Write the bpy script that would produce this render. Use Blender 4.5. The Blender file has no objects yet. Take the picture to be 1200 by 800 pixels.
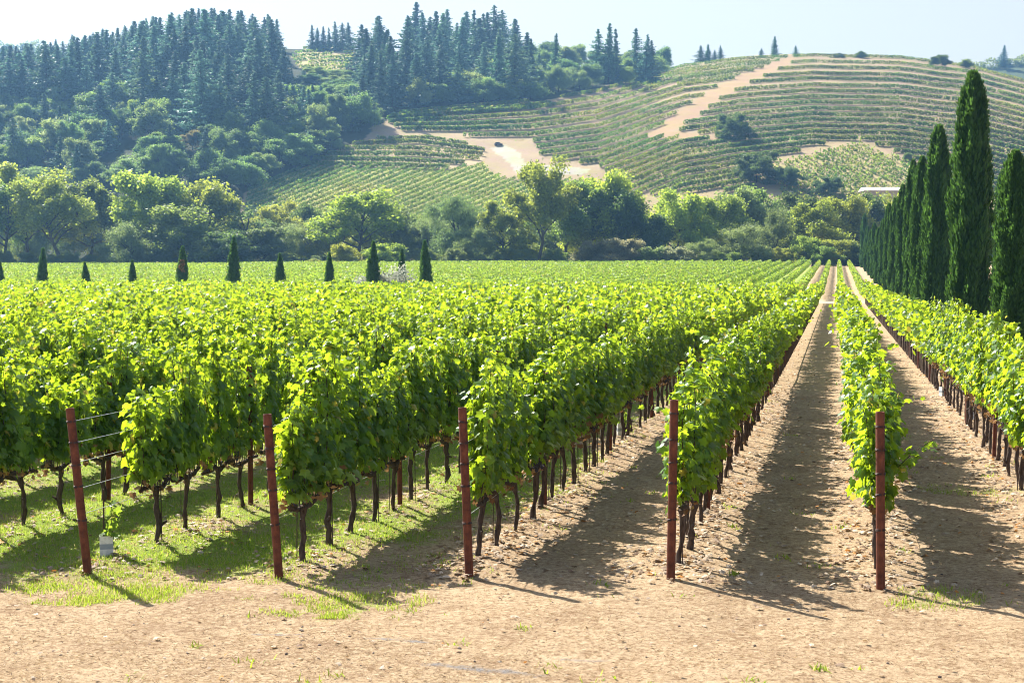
import bpy, bmesh, math, random
import numpy as np

# ------------------------------------------------------------------ camera, world, sun, exposure
SC = bpy.context.scene
COL = SC.collection
F = 1800.0                               # focal length in pixels of the 1200 px wide photograph
YAW, PITCH, EYE = math.atan(380 / F), math.atan(85 / F), 3.3
cam = bpy.data.objects.new('camera', bpy.data.cameras.new('camera'))
COL.objects.link(cam)
cam.location = (0, 0, EYE)
cam.rotation_euler = (math.pi / 2 - PITCH, 0, YAW)
cam.data.sensor_width = 36
cam.data.lens = 36 * F / 1200
cam.data.clip_start, cam.data.clip_end = 0.1, 6000
SC.camera = cam

SUN_EL = math.radians(43.5)
SUN_AZ = math.atan2(-1.53, 1.26)         # from +Y towards +X
w = bpy.data.worlds.new('World')
SC.world = w
w.use_nodes = True
wn, wl = w.node_tree.nodes, w.node_tree.links
sky = wn.new('ShaderNodeTexSky')
sky.sky_type = 'NISHITA'
sky.sun_disc = False
sky.sun_elevation, sky.sun_rotation = SUN_EL, SUN_AZ
sky.air_density, sky.dust_density, sky.ozone_density = 1.0, 2.5, 1.5
tc = wn.new('ShaderNodeTexCoord')
sx = wn.new('ShaderNodeSeparateXYZ')
wl.new(tc.outputs['Generated'], sx.inputs[0])
veil = wn.new('ShaderNodeMapRange')
for i_, v_ in zip((1, 2, 3, 4), (0.0, 0.6, 0.93, 0.0)):
    veil.inputs[i_].default_value = v_
wl.new(sx.outputs[2], veil.inputs[0])
mixs = wn.new('ShaderNodeMix')
mixs.data_type = 'RGBA'
mixs.inputs[7].default_value = (4.65, 4.5, 4.3, 1)      # thin high haze
wl.new(veil.outputs[0], mixs.inputs[0])
wl.new(sky.outputs[0], mixs.inputs[6])
wl.new(mixs.outputs[2], wn['Background'].inputs[0])
wn['Background'].inputs[1].default_value = 0.072
sl = bpy.data.lights.new('sun', 'SUN')
sl.energy, sl.angle, sl.color = 5.0, math.radians(0.5), (1.0, 0.95, 0.87)
sun = bpy.data.objects.new('sun', sl)
COL.objects.link(sun)
sun.rotation_euler = (math.pi / 2 - SUN_EL, 0, math.pi - SUN_AZ)
sun.location = (-200, 160, 300)
SC.view_settings.view_transform = 'Standard'
SC.view_settings.look = 'None'
SC.view_settings.gamma = 1
SC.view_settings.use_curve_mapping = False
SC.view_settings.exposure = 1.45
SC.cycles.max_bounces = 7
SC.cycles.diffuse_bounces = 3
SC.cycles.transmission_bounces = 5
SC.cycles.volume_bounces = 0
SC.cycles.use_denoising = True
SC.cycles.filter_width = 1.05

R = np.random.default_rng(11)
random.seed(5)

# ------------------------------------------------------------------ helpers
FW = np.array([-math.sin(YAW) * math.cos(PITCH), math.cos(YAW) * math.cos(PITCH), -math.sin(PITCH)])
RT = np.array([math.cos(YAW), math.sin(YAW), 0.0])
UP = np.cross(RT, FW)
CAMP = np.array([0, 0, EYE])


def proj(p):
    d = np.asarray(p, float) - CAMP
    z = d @ FW
    return 600 + F * (d @ RT) / z, 400 - F * (d @ UP) / z


def ground_z(x, y):
    x, y = np.asarray(x, float), np.asarray(y, float)
    return 0.019 * np.clip(y - 156, 0, 202)


def flat(u, v, z=0.0):
    d = FW + RT * (u - 600) / F - UP * (v - 400) / F
    t = (z - EYE) / d[2]
    return CAMP + d * t


def column(u, Z):
    """ground position on picture column u at camera distance Z"""
    k = (u - 600) / F
    return Z * (RT[0] * k - math.sin(YAW)), Z * (RT[1] * k + math.cos(YAW))


def height_for(v, Z):
    return EYE + (315 - v) / F * Z


def vnoise(x, y, s, seed=0):
    """smooth value noise in -1..1"""
    x, y = np.asarray(x, float) / s + 1000.37, np.asarray(y, float) / s + 1000.71
    xi, yi = np.floor(x).astype(np.int64), np.floor(y).astype(np.int64)
    fx, fy = x - xi, y - yi
    fx, fy = fx * fx * (3 - 2 * fx), fy * fy * (3 - 2 * fy)

    def h(a, b):
        n = (a * 374761393 + b * 668265263 + seed * 974711) & 0x7fffffff
        n = ((n ^ (n >> 13)) * 1274126177) & 0x7fffffff
        return ((n ^ (n >> 16)) & 0xffff) / 32767.5 - 1
    return (h(xi, yi) * (1 - fx) + h(xi + 1, yi) * fx) * (1 - fy) + (h(xi, yi + 1) * (1 - fx) + h(xi + 1, yi + 1) * fx) * fy


def inside(poly, u, v):
    u, v = np.asarray(u, float), np.asarray(v, float)
    r = np.zeros(u.shape, bool)
    n = len(poly)
    for i in range(n):
        x0, y0 = poly[i]
        x1, y1 = poly[(i + 1) % n]
        if y0 == y1:
            continue
        c = ((y0 > v) != (y1 > v)) & (u < (x1 - x0) * (v - y0) / (y1 - y0) + x0)
        r ^= c
    return r


class MB:
    """collects pieces (vertices, faces, material index) into one mesh"""

    def __init__(self):
        self.v, self.f, self.n, self.sm = [], [], 0, []

    def add(self, v, f, m=0, smooth=False):
        v, f = np.asarray(v, float).reshape(-1, 3), np.asarray(f, int)
        if len(v) == 0 or len(f) == 0:
            return
        self.v.append(v)
        self.f.append((f + self.n, m, smooth))
        self.n += len(v)

    def tube(self, pts, rad, sides=6, m=0, cap=True, smooth=True):
        pts = np.asarray(pts, float)
        rad = np.broadcast_to(np.asarray(rad, float), (len(pts),))
        d = np.gradient(pts, axis=0)
        d /= np.linalg.norm(d, axis=1)[:, None] + 1e-9
        ref = np.array([1, 0, 0]) if abs(d[:, 0]).mean() < 0.7 else np.array([0, 0, 1])
        a = np.cross(d, ref)
        a /= np.linalg.norm(a, axis=1)[:, None] + 1e-9
        b = np.cross(d, a)
        ang = np.linspace(0, 2 * math.pi, sides, endpoint=False)
        v = pts[:, None] + rad[:, None, None] * (a[:, None] * np.cos(ang)[None, :, None] + b[:, None] * np.sin(ang)[None, :, None])
        n = len(pts)
        i, j = np.meshgrid(np.arange(n - 1), np.arange(sides), indexing='ij')
        k = (j + 1) % sides
        f = np.stack([i * sides + j, i * sides + k, (i + 1) * sides + k, (i + 1) * sides + j], -1).reshape(-1, 4)
        self.add(v.reshape(-1, 3), f, m, smooth)
        if cap:
            for e in (0, n - 1):
                c = len(v[e])
                self.add(np.vstack([v[e], pts[e]]), [(q, (q + 1) % c, c) for q in range(c)], m)

    def box(self, lo, hi, m=0, rot=0.0, org=(0, 0)):
        x0, y0, z0 = lo
        x1, y1, z1 = hi
        v = np.array([(x0, y0, z0), (x1, y0, z0), (x1, y1, z0), (x0, y1, z0), (x0, y0, z1), (x1, y0, z1), (x1, y1, z1), (x0, y1, z1)], float)
        self.add(v, [(0, 3, 2, 1), (4, 5, 6, 7), (0, 1, 5, 4), (1, 2, 6, 5), (2, 3, 7, 6), (3, 0, 4, 7)], m)

    def mesh(self, name, mats):
        me = bpy.data.meshes.new(name)
        V = np.vstack(self.v)
        lens = np.concatenate([np.full(len(f), f.shape[1]) for f, m, s in self.f])
        loops = np.concatenate([f.ravel() for f, m, s in self.f])
        mi = np.concatenate([np.full(len(f), m) for f, m, s in self.f])
        sm = np.concatenate([np.full(len(f), s) for f, m, s in self.f])
        me.vertices.add(len(V))
        me.vertices.foreach_set('co', V.astype(np.float32).ravel())
        me.loops.add(len(loops))
        me.loops.foreach_set('vertex_index', loops.astype(np.int32))
        me.polygons.add(len(lens))
        me.polygons.foreach_set('loop_start', np.concatenate([[0], np.cumsum(lens)[:-1]]).astype(np.int32))
        for m in (mats if isinstance(mats, (list, tuple)) else [mats]):
            me.materials.append(m)
        me.polygons.foreach_set('material_index', mi.astype(np.int32))
        me.polygons.foreach_set('use_smooth', sm.astype(bool))
        me.update(calc_edges=True)
        return me

    def build(self, name, mats, parent=None):
        return link(name, self.mesh(name, mats), parent)


def link(name, data, parent=None):
    o = bpy.data.objects.new(name, data)
    COL.objects.link(o)
    if parent is not None:
        o.parent = parent
    return o


def tag(o, label=None, cat=None, group=None, kind=None):
    if label:
        o['label'] = label
    if cat:
        o['category'] = cat
    if group:
        o['group'] = group
    if kind:
        o['kind'] = kind
    return o


def copy_tree(o, parent=None):
    c = o.copy()
    COL.objects.link(c)
    if parent is not None:
        c.parent = parent
    for ch in o.children:
        copy_tree(ch, c)
    return c


def diamonds(c, size, flat_bias=0.0, wide=0.62, up=None, rng=R):
    """one rhombic leaf face per centre"""
    n = len(c)
    nr = rng.normal(size=(n, 3))
    if flat_bias:
        nr[:, 2] += flat_bias
    nr /= np.linalg.norm(nr, axis=1)[:, None] + 1e-9
    d = rng.normal(size=(n, 3)) if up is None else np.asarray(up, float) + rng.normal(size=(n, 3)) * 0.35
    d -= (d * nr).sum(1)[:, None] * nr
    d /= np.linalg.norm(d, axis=1)[:, None] + 1e-9
    b = np.cross(nr, d)
    s = (np.asarray(size) * rng.uniform(0.65, 1.3, n))[:, None] * 0.5
    v = np.stack([c - d * s, c + b * s * wide - d * s * 0.1, c + d * s, c - b * s * wide - d * s * 0.1], 1).reshape(-1, 3)
    return v, np.arange(4 * n).reshape(n, 4)


# ------------------------------------------------------------------ node materials
class NT:
    def __init__(self, name):
        self.m = bpy.data.materials.new(name)
        self.m.use_nodes = True
        self.t = self.m.node_tree
        self.t.nodes.clear()
        self.out = self.n('ShaderNodeOutputMaterial')

    def n(self, typ, **kw):
        nd = self.t.nodes.new(typ)
        for k, v in kw.items():
            setattr(nd, k, v)
        return nd

    def put(self, sock, v):
        if isinstance(v, bpy.types.NodeSocket):
            self.t.links.new(v, sock)
        elif v is not None:
            if isinstance(v, (tuple, list)) and len(v) == 3 and sock.type == 'RGBA':
                v = (*v, 1)
            sock.default_value = v

    def noise(self, scale, detail=4, rough=0.55, vec=None, dist=0.0):
        nd = self.n('ShaderNodeTexNoise')
        self.put(nd.inputs['Scale'], scale)
        nd.inputs['Detail'].default_value = detail
        nd.inputs['Roughness'].default_value = rough
        nd.inputs['Distortion'].default_value = dist
        if vec is not None:
            self.put(nd.inputs['Vector'], vec)
        return nd.outputs[0]

    def coords(self, scale=None, rot=None, which='Object'):
        s = self.n('ShaderNodeTexCoord').outputs[which]
        if scale or rot:
            mp = self.n('ShaderNodeMapping')
            self.put(mp.inputs[0], s)
            if scale:
                mp.inputs['Scale'].default_value = scale
            if rot:
                mp.inputs['Rotation'].default_value = rot
            s = mp.outputs[0]
        return s

    def ramp(self, fac, lo, hi, a=0.0, b=1.0):
        mr = self.n('ShaderNodeMapRange')
        self.put(mr.inputs[0], fac)
        for i, v in zip((1, 2, 3, 4), (lo, hi, a, b)):
            mr.inputs[i].default_value = v
        return mr.outputs[0]

    def mix(self, fac, a, b, mode='MIX'):
        mx = self.n('ShaderNodeMix', data_type='RGBA', blend_type=mode)
        self.put(mx.inputs[0], fac)
        self.put(mx.inputs[6], a)
        self.put(mx.inputs[7], b)
        return mx.outputs[2]

    def math(self, op, a, b=None, c=None):
        nd = self.n('ShaderNodeMath', operation=op)
        self.put(nd.inputs[0], a)
        if b is not None:
            self.put(nd.inputs[1], b)
        if c is not None:
            self.put(nd.inputs[2], c)
        return nd.outputs[0]

    def bump(self, h, strength=0.4, dist=0.02):
        b = self.n('ShaderNodeBump')
        self.put(b.inputs['Height'], h)
        b.inputs['Strength'].default_value = strength
        b.inputs['Distance'].default_value = dist
        return b.outputs[0]

    def bsdf(self, col, rough=0.7, normal=None, metal=0.0, spec=0.4):
        b = self.n('ShaderNodeBsdfPrincipled')
        self.put(b.inputs['Base Color'], col)
        self.put(b.inputs['Roughness'], rough)
        self.put(b.inputs['Metallic'], metal)
        self.put(b.inputs['Specular IOR Level'], spec)
        if normal is not None:
            self.put(b.inputs['Normal'], normal)
        return b.outputs[0]

    def finish(self, sh):
        self.t.links.new(sh, self.out.inputs[0])
        return self.m


def leaf_mat(name, dark, light, trans, tfac=0.45, rough=0.45, spec=0.4, tint=False, odd=None, odd_share=0.05, drift=False):
    t = NT(name)
    rnd = t.n('ShaderNodeNewGeometry').outputs['Random Per Island']
    r2 = t.math('FRACT', t.math('MULTIPLY', rnd, 17.31))
    col = t.mix(rnd, dark, light)
    tr = t.mix(r2, tuple(c * 0.62 for c in trans), tuple(c * 1.3 for c in trans))
    if odd:
        o = t.math('GREATER_THAN', t.math('FRACT', t.math('MULTIPLY', rnd, 91.7)), 1 - odd_share)
        col = t.mix(o, col, odd)
        tr = t.mix(o, tr, tuple(min(1, c * 1.5) for c in odd))
    if drift:                                            # blocks that ripen at different times
        dz = t.noise(0.022, 4, 0.65, t.coords())
        dcol = t.mix(t.ramp(dz, 0.38, 0.62), (0.65, 0.95, 0.8), (1.25, 1.15, 0.85))
        col = t.mix(1.0, col, dcol, 'MULTIPLY')
        tr = t.mix(1.0, tr, dcol, 'MULTIPLY')
    if tint:
        oc = t.n('ShaderNodeObjectInfo').outputs['Color']
        col = t.mix(1.0, col, oc, 'MULTIPLY')
        tr = t.mix(1.0, tr, oc, 'MULTIPLY')
    p = t.bsdf(col, rough, spec=spec)
    tl = t.n('ShaderNodeBsdfTranslucent')
    t.put(tl.inputs[0], tr)
    mx = t.n('ShaderNodeMixShader')
    mx.inputs[0].default_value = tfac
    t.t.links.new(p, mx.inputs[1])
    t.t.links.new(tl.outputs[0], mx.inputs[2])
    return t.finish(mx.outputs[0])


def bark_mat(name, a, b, scale=14):
    t = NT(name)
    nz = t.noise(scale, 6, 0.65, t.coords((1, 1, 0.25)))
    return t.finish(t.bsdf(t.mix(t.ramp(nz, 0.35, 0.7), a, b), 0.9, t.bump(nz, 0.8, 0.02), spec=0.15))


M = {}
M['vine_leaf'] = leaf_mat('vine_leaf', (0.022, 0.082, 0.013), (0.072, 0.185, 0.024), (0.52, 0.69, 0.026), 0.45, 0.42, 0.45,
                          odd=(0.42, 0.36, 0.05), odd_share=0.03)
M['dry_leaf'] = leaf_mat('dry_leaf', (0.16, 0.07, 0.03), (0.42, 0.27, 0.13), (0.30, 0.17, 0.07), 0.25, 0.7, 0.2)
M['litter_leaf'] = leaf_mat('litter_leaf', (0.17, 0.10, 0.055), (0.60, 0.49, 0.36), (0.35, 0.2, 0.08), 0.15, 0.7, 0.25,
                            odd=(0.50, 0.22, 0.05), odd_share=0.06)
M['far_vine_leaf'] = leaf_mat('far_vine_leaf', (0.035, 0.10, 0.014), (0.10, 0.20, 0.03), (0.44, 0.60, 0.05), 0.42, 0.5, 0.35,
                              odd=(0.34, 0.30, 0.06), odd_share=0.05)
M['hill_vine_leaf'] = leaf_mat('hill_vine_leaf', (0.035, 0.085, 0.02), (0.12, 0.18, 0.04), (0.34, 0.44, 0.06), 0.42, 0.6, 0.25,
                               odd=(0.30, 0.24, 0.08), odd_share=0.12, drift=True)
M['crown'] = leaf_mat('crown', (0.042, 0.075, 0.024), (0.11, 0.155, 0.045), (0.32, 0.39, 0.075), 0.45, 0.55, 0.3, tint=True)
M['needles'] = leaf_mat('needles', (0.026, 0.062, 0.040), (0.085, 0.155, 0.10), (0.14, 0.26, 0.14), 0.32, 0.6, 0.25, tint=True)
M['cypress'] = leaf_mat('cypress', (0.016, 0.055, 0.014), (0.05, 0.13, 0.03), (0.13, 0.27, 0.04), 0.34, 0.6, 0.2)
M['petals'] = leaf_mat('petals', (0.10, 0.15, 0.06), (0.75, 0.74, 0.68), (0.5, 0.52, 0.4), 0.35, 0.6, 0.2)
M['grass'] = leaf_mat('grass', (0.11, 0.22, 0.02), (0.28, 0.38, 0.05), (0.48, 0.62, 0.05), 0.45, 0.6, 0.2,
                      odd=(0.42, 0.33, 0.15), odd_share=0.2)
M['straw'] = leaf_mat('straw', (0.26, 0.16, 0.085), (0.72, 0.58, 0.38), (0.5, 0.36, 0.18), 0.3, 0.65, 0.25, odd=(0.08, 0.05, 0.035), odd_share=0.12)
M['vine_bark'] = bark_mat('vine_bark', (0.035, 0.024, 0.02), (0.13, 0.095, 0.075), 30)
M['bark'] = bark_mat('bark', (0.035, 0.03, 0.028), (0.11, 0.095, 0.08), 3)

t = NT('rusty_pipe')
c = t.coords()
nz = t.noise(9, 7, 0.7, c)
nf = t.noise(70, 4, 0.6, c)
streak = t.noise(5, 5, 0.6, t.coords((9, 9, 0.5)))
col = t.mix(t.ramp(nz, 0.35, 0.68), (0.075, 0.025, 0.016), (0.21, 0.066, 0.034))
col = t.mix(t.ramp(streak, 0.55, 0.75, 0, 0.55), col, (0.25, 0.10, 0.05))
col = t.mix(t.ramp(nf, 0.6, 0.75, 0, 0.6), col, (0.045, 0.02, 0.018))
M['rust'] = t.finish(t.bsdf(col, 0.78, t.bump(nf, 0.35, 0.004), 0.1, 0.3))

t = NT('galvanised_wire')
M['wire'] = t.finish(t.bsdf(t.mix(t.noise(40), (0.45, 0.45, 0.46), (0.68, 0.68, 0.68)), 0.4, None, 0.7))
t = NT('tie_wire')
M['tie'] = t.finish(t.bsdf(t.mix(t.noise(40), (0.03, 0.02, 0.02), (0.10, 0.06, 0.05)), 0.55, None, 0.5))
t = NT('carton')
nz = t.noise(14, 4, 0.6, t.coords())
M['carton'] = t.finish(t.bsdf(t.mix(t.ramp(nz, 0.45, 0.7), (0.80, 0.80, 0.78), (0.55, 0.55, 0.52)), 0.5))
t = NT('carton_band')
M['carton_band'] = t.finish(t.bsdf(t.mix(t.noise(20, 3, 0.5, t.coords()), (0.25, 0.30, 0.36), (0.38, 0.42, 0.46)), 0.5))

# ground: straw, soil, grass, gravel -- by vertex attributes 'cover' (r grass, g gravel, b bare path) broken up by noise
t = NT('vineyard_ground')
c = t.coords()
att = t.n('ShaderNodeAttribute', attribute_name='cover').outputs['Color']
sep = t.n('ShaderNodeSeparateColor')
t.put(sep.inputs[0], att)
n_big = t.noise(0.75, 6, 0.7, c)
n_mid = t.noise(4.5, 6, 0.7, c)
n_fine = t.noise(55, 5, 0.75, c)
fib1 = t.noise(26, 3, 0.6, t.coords((1, 6, 1), (0, 0, 0.6)))
fib2 = t.noise(30, 3, 0.6, t.coords((6, 1, 1), (0, 0, 0.35)))
fib = t.math('MAXIMUM', fib1, fib2)
n_sml = t.noise(17, 5, 0.7, c)
straw = t.mix(t.ramp(n_mid, 0.36, 0.64), (0.28, 0.185, 0.10), (0.50, 0.37, 0.225))
straw = t.mix(t.ramp(n_big, 0.36, 0.5, 0.5, 0), straw, (0.22, 0.135, 0.08))
straw = t.mix(t.ramp(n_big, 0.45, 0.66, 0, 0.7), straw, (0.52, 0.385, 0.24))
straw = t.mix(t.ramp(fib, 0.5, 0.7, 0, 0.75), straw, (0.64, 0.49, 0.31))
straw = t.mix(t.ramp(n_sml, 0.50, 0.64, 0, 0.8), straw, (0.20, 0.115, 0.06))
straw = t.mix(t.ramp(n_sml, 0.47, 0.34, 0, 0.7), straw, (0.62, 0.48, 0.32))
straw = t.mix(t.ramp(n_fine, 0.50, 0.68, 0, 0.75), straw, (0.19, 0.11, 0.06))
green = t.mix(t.ramp(n_mid, 0.3, 0.7), (0.15, 0.25, 0.03), (0.34, 0.41, 0.085))
green = t.mix(t.ramp(n_fine, 0.5, 0.7, 0, 0.5), green, (0.30, 0.25, 0.11))
gmask = t.ramp(t.math('ADD', sep.outputs[0], t.math('MULTIPLY', t.math('SUBTRACT', n_mid, 0.5), 0.9)), 0.38, 0.62)
col = t.mix(gmask, straw, green)
grav = t.mix(t.ramp(n_fine, 0.4, 0.65), (0.17, 0.155, 0.145), (0.36, 0.34, 0.32))
rmask = t.ramp(t.math('ADD', sep.outputs[1], t.math('MULTIPLY', t.math('SUBTRACT', n_mid, 0.5), 0.9)), 0.42, 0.6)
col = t.mix(rmask, col, grav)
bmask = t.ramp(t.math('ADD', sep.outputs[2], t.math('MULTIPLY', t.math('SUBTRACT', n_mid, 0.5), 0.6)), 0.4, 0.6)
col = t.mix(bmask, col, t.mix(n_mid, (0.42, 0.30, 0.19), (0.52, 0.42, 0.30)))
hh = t.math('ADD', t.math('MULTIPLY', n_mid, 0.6), t.math('ADD', t.math('MULTIPLY', n_fine, 0.35), t.math('MULTIPLY', fib, 0.25)))
M['ground'] = t.finish(t.bsdf(col, 0.95, t.bump(hh, 0.9, 0.08), spec=0.1))

t = NT('hillside_ground')
c = t.coords()
soil = t.n('ShaderNodeAttribute', attribute_name='soil').outputs['Color']
nz = t.noise(0.12, 6, 0.7, c)
nf = t.noise(1.1, 4, 0.7, c)
col = t.mix(t.ramp(nz, 0.35, 0.7, 0, 0.8), soil, t.mix(1.0, soil, (0.95, 1.15, 0.62), 'MULTIPLY'))
col = t.mix(t.ramp(nf, 0.5, 0.75, 0, 0.4), col, t.mix(1.0, col, (0.62, 0.6, 0.55), 'MULTIPLY'))
M['hill'] = t.finish(t.bsdf(col, 0.95, t.bump(nf, 0.4, 0.5), spec=0.1))

t = NT('roof_tin')
M['roof_white'] = t.finish(t.bsdf(t.mix(t.noise(2, 3, 0.5, t.coords()), (0.70, 0.70, 0.70), (0.82, 0.82, 0.82)), 0.45))
t = NT('plaster')
M['plaster'] = t.finish(t.bsdf(t.mix(t.noise(2, 4, 0.6, t.coords()), (0.36, 0.29, 0.24), (0.46, 0.38, 0.32)), 0.85))
t = NT('roof_tile')
M['roof_pink'] = t.finish(t.bsdf(t.mix(t.noise(3, 4, 0.6, t.coords()), (0.34, 0.22, 0.19), (0.46, 0.32, 0.28)), 0.8))
t = NT('window_glass')
M['glass'] = t.finish(t.bsdf((0.03, 0.04, 0.05), 0.08))
t = NT('car_paint')
M['car'] = t.finish(t.bsdf(t.mix(t.noise(3, 3, 0.5, t.coords()), (0.09, 0.09, 0.09), (0.14, 0.135, 0.13)), 0.3))
t = NT('tyre')
M['tyre'] = t.finish(t.bsdf(t.mix(t.noise(30), (0.015, 0.015, 0.015), (0.04, 0.04, 0.04)), 0.85))

# ------------------------------------------------------------------ ground sheet
ROWX = {1: -7.9, 2: -5.84, 3: -3.93, 4: -1.68, 5: 0.48, 6: 2.70}
for k in range(0, -40, -1):
    ROWX[k] = -7.9 + 2.13 * (k - 1)
ROWY = {1: 15.21, 2: 15.51, 3: 16.02, 4: 16.02, 5: 16.17, 6: 16.3}
for k in range(0, -40, -1):
    ROWY[k] = 15.2
END1, BEG2, END2 = 150.0, 158.0, 352.0


def grade(lo, hi, step, grow, far):
    a = list(np.arange(lo, hi, step))
    s, x = step, hi
    up = []
    while x < far[1]:
        up.append(x)
        s *= grow
        x += s
    s, x = step, lo
    dn = []
    while x > far[0]:
        s *= grow
        x -= s
        dn.append(x)
    return np.array(dn[::-1] + a + up + [far[1]])


gx = grade(-14, 7, 0.14, 1.12, (-1500, 1500))
gy = grade(10, 34, 0.14, 1.10, (-300, 1700))
GX, GY = np.meshgrid(gx, gy, indexing='xy')


def near_relief(x, y):
    near = np.clip((60 - np.hypot(x, y)) / 25, 0, 1)
    z = (0.035 * vnoise(x, y, 1.7, 1) + 0.018 * vnoise(x, y, 0.6, 2) + 0.008 * vnoise(x, y, 0.28, 3)) * near
    for k in range(-8, 7):                                       # low berms under the vines
        z = z + near * 0.06 * np.exp(-((x - ROWX[k]) / 0.4) ** 2) * np.clip((y - ROWY[k] + 0.3) / 1.0, 0, 1)
    return z


def gz(x, y):
    return ground_z(x, y) + near_relief(x, y)


GZ = gz(GX, GY)


def grass_mask(x, y):
    m = 0.62 + 0.30 * vnoise(x, y, 1.5, 21) + 0.12 * vnoise(x, y, 0.5, 22)
    m = m * np.clip((y - 13.3 - 0.8 * vnoise(x, y, 1.4, 23) - 0.4 * vnoise(x, y, 0.4, 27)) / 2.3, 0, 1)
    m = m * np.clip((-3.3 - x + 0.9 * vnoise(x, y, 2.0, 24)) / 1.6, 0, 1)
    patch = np.clip((vnoise(x, y, 1.9, 25) + 0.4 * vnoise(x, y, 0.6, 26) - 0.75) * 2.5, 0, 0.5) * np.clip((y - 14.2) / 1, 0, 1)
    return np.clip(np.maximum(m, patch * np.where(x < -1.2, 1.0, 0.8 * (x < 6))), 0, 1)


cover = np.zeros((*GX.shape, 4), np.float32)
cover[..., 3] = 1
cover[..., 0] = grass_mask(GX, GY)
grv = 0
for (u, v, ru, rv) in ((470, 752, 0.75, 0.16), (560, 783, 0.85, 0.2), (330, 742, 0.5, 0.1), (690, 768, 0.45, 0.1)):
    p = flat(u, v)
    grv = np.maximum(grv, np.exp(-(((GX - p[0]) / ru) ** 2 + ((GY - p[1]) / rv) ** 2)) * 0.62)
cover[..., 1] = np.maximum(grv, ((GX > 7.2) & (GX < 10.4)) * 0.9)
cover[..., 2] = np.where((GY > END1 + 1) & (GY < BEG2 - 1), 0.9, 0) + np.where(GY > END2 + 1, 0.8, 0)
nyy, nxx = GX.shape
ii, jj = np.meshgrid(np.arange(nyy - 1), np.arange(nxx - 1), indexing='ij')
fq = np.stack([ii * nxx + jj, ii * nxx + jj + 1, (ii + 1) * nxx + jj + 1, (ii + 1) * nxx + jj], -1).reshape(-1, 4)
b = MB()
b.add(np.stack([GX, GY, GZ], -1).reshape(-1, 3), fq, 0, True)
ground = b.build('ground', M['ground'])
ca = ground.data.attributes.new('cover', 'FLOAT_COLOR', 'POINT')
ca.data.foreach_set('color', cover.reshape(-1))
tag(ground, kind='structure')

# ------------------------------------------------------------------ hillside terrain (height field behind the valley floor)
CR_U = [-900, -300, -60, 0, 60, 100, 150, 200, 250, 300, 345, 380, 420, 500, 600, 680, 760, 800, 850, 900, 960, 1050, 1130, 1200, 1300, 1600, 2200]
CR_V = [150, 110, 92, 84, 70, 60, 52, 44, 42, 52, 62, 57, 60, 70, 74, 80, 88, 77, 70, 66, 65.5, 68, 78, 97, 122, 170, 240]
CR_Z = [760, 760, 770, 780, 790, 800, 800, 800, 800, 810, 820, 830, 840, 850, 860, 870, 880, 885, 890, 900, 900, 900, 890, 870, 850, 800, 760]
FOOT = 462.0
hu = np.arange(-900, 2200, 3.0)
ht = np.concatenate([np.linspace(0, 1, 230), np.linspace(1, 1.9, 24)[1:]])
HU, HT = np.meshgrid(hu, ht, indexing='ij')
zc_ = np.interp(hu, CR_U, CR_Z)
k_ = np.ones(15) / 15
vc_ = np.convolve(np.pad(np.interp(hu, CR_U, CR_V), 7, 'edge'), k_, 'valid')
zc_ = np.convolve(np.pad(zc_, 7, 'edge'), k_, 'valid')
cz_ = EYE + (315 - vc_) / F * zc_
D = FOOT + (zc_[:, None] - FOOT) * HT
tt = np.minimum(HT, 1)
prof = 0.65 * tt + 0.35 * (1 - (1 - tt) ** 2)
HX = D * (-math.sin(YAW) + RT[0] * (HU - 600) / F)
HY = D * (math.cos(YAW) + RT[1] * (HU - 600) / F)
HZ = 2.5 + (cz_[:, None] - 2.5) * prof
HZ = HZ + 0.9 * vnoise(HX, HY, 40, 5) * np.sin(np.pi * np.clip(HT, 0, 1)) + 0.3 * vnoise(HX, HY, 9, 6) * (HT < 0.99)
HZ = HZ - np.where(HT > 1, (HT - 1) ** 1.3 * 95, 0)
PU, PV = proj(np.stack([HX, HY, HZ], -1).reshape(-1, 3))
PU, PV = PU.reshape(HX.shape), PV.reshape(HX.shape)
front = ht <= 1.0001
VM = np.minimum.accumulate(PV[:, front], axis=1)


def hill(u, v):
    """points of the hillside seen on picture column u at height v"""
    u, v = np.atleast_1d(np.asarray(u, float)), np.atleast_1d(np.asarray(v, float))
    i = np.clip(np.round((u - hu[0]) / 3.0).astype(int), 0, len(hu) - 2)
    out = np.zeros((len(u), 3))
    nf_ = front.sum()
    for q in range(len(u)):
        col_ = VM[i[q]]
        j = np.interp(-v[q], -col_, np.arange(nf_))
        j0 = int(min(j, nf_ - 2))
        fr = j - j0
        out[q] = [A[i[q], j0] * (1 - fr) + A[i[q], j0 + 1] * fr for A in (HX, HY, HZ)]
        du = (u[q] - hu[i[q]]) / F * (D[i[q], j0] * (1 - fr) + D[i[q], j0 + 1] * fr)
        out[q, :2] += RT[:2] * du
    return out


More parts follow.
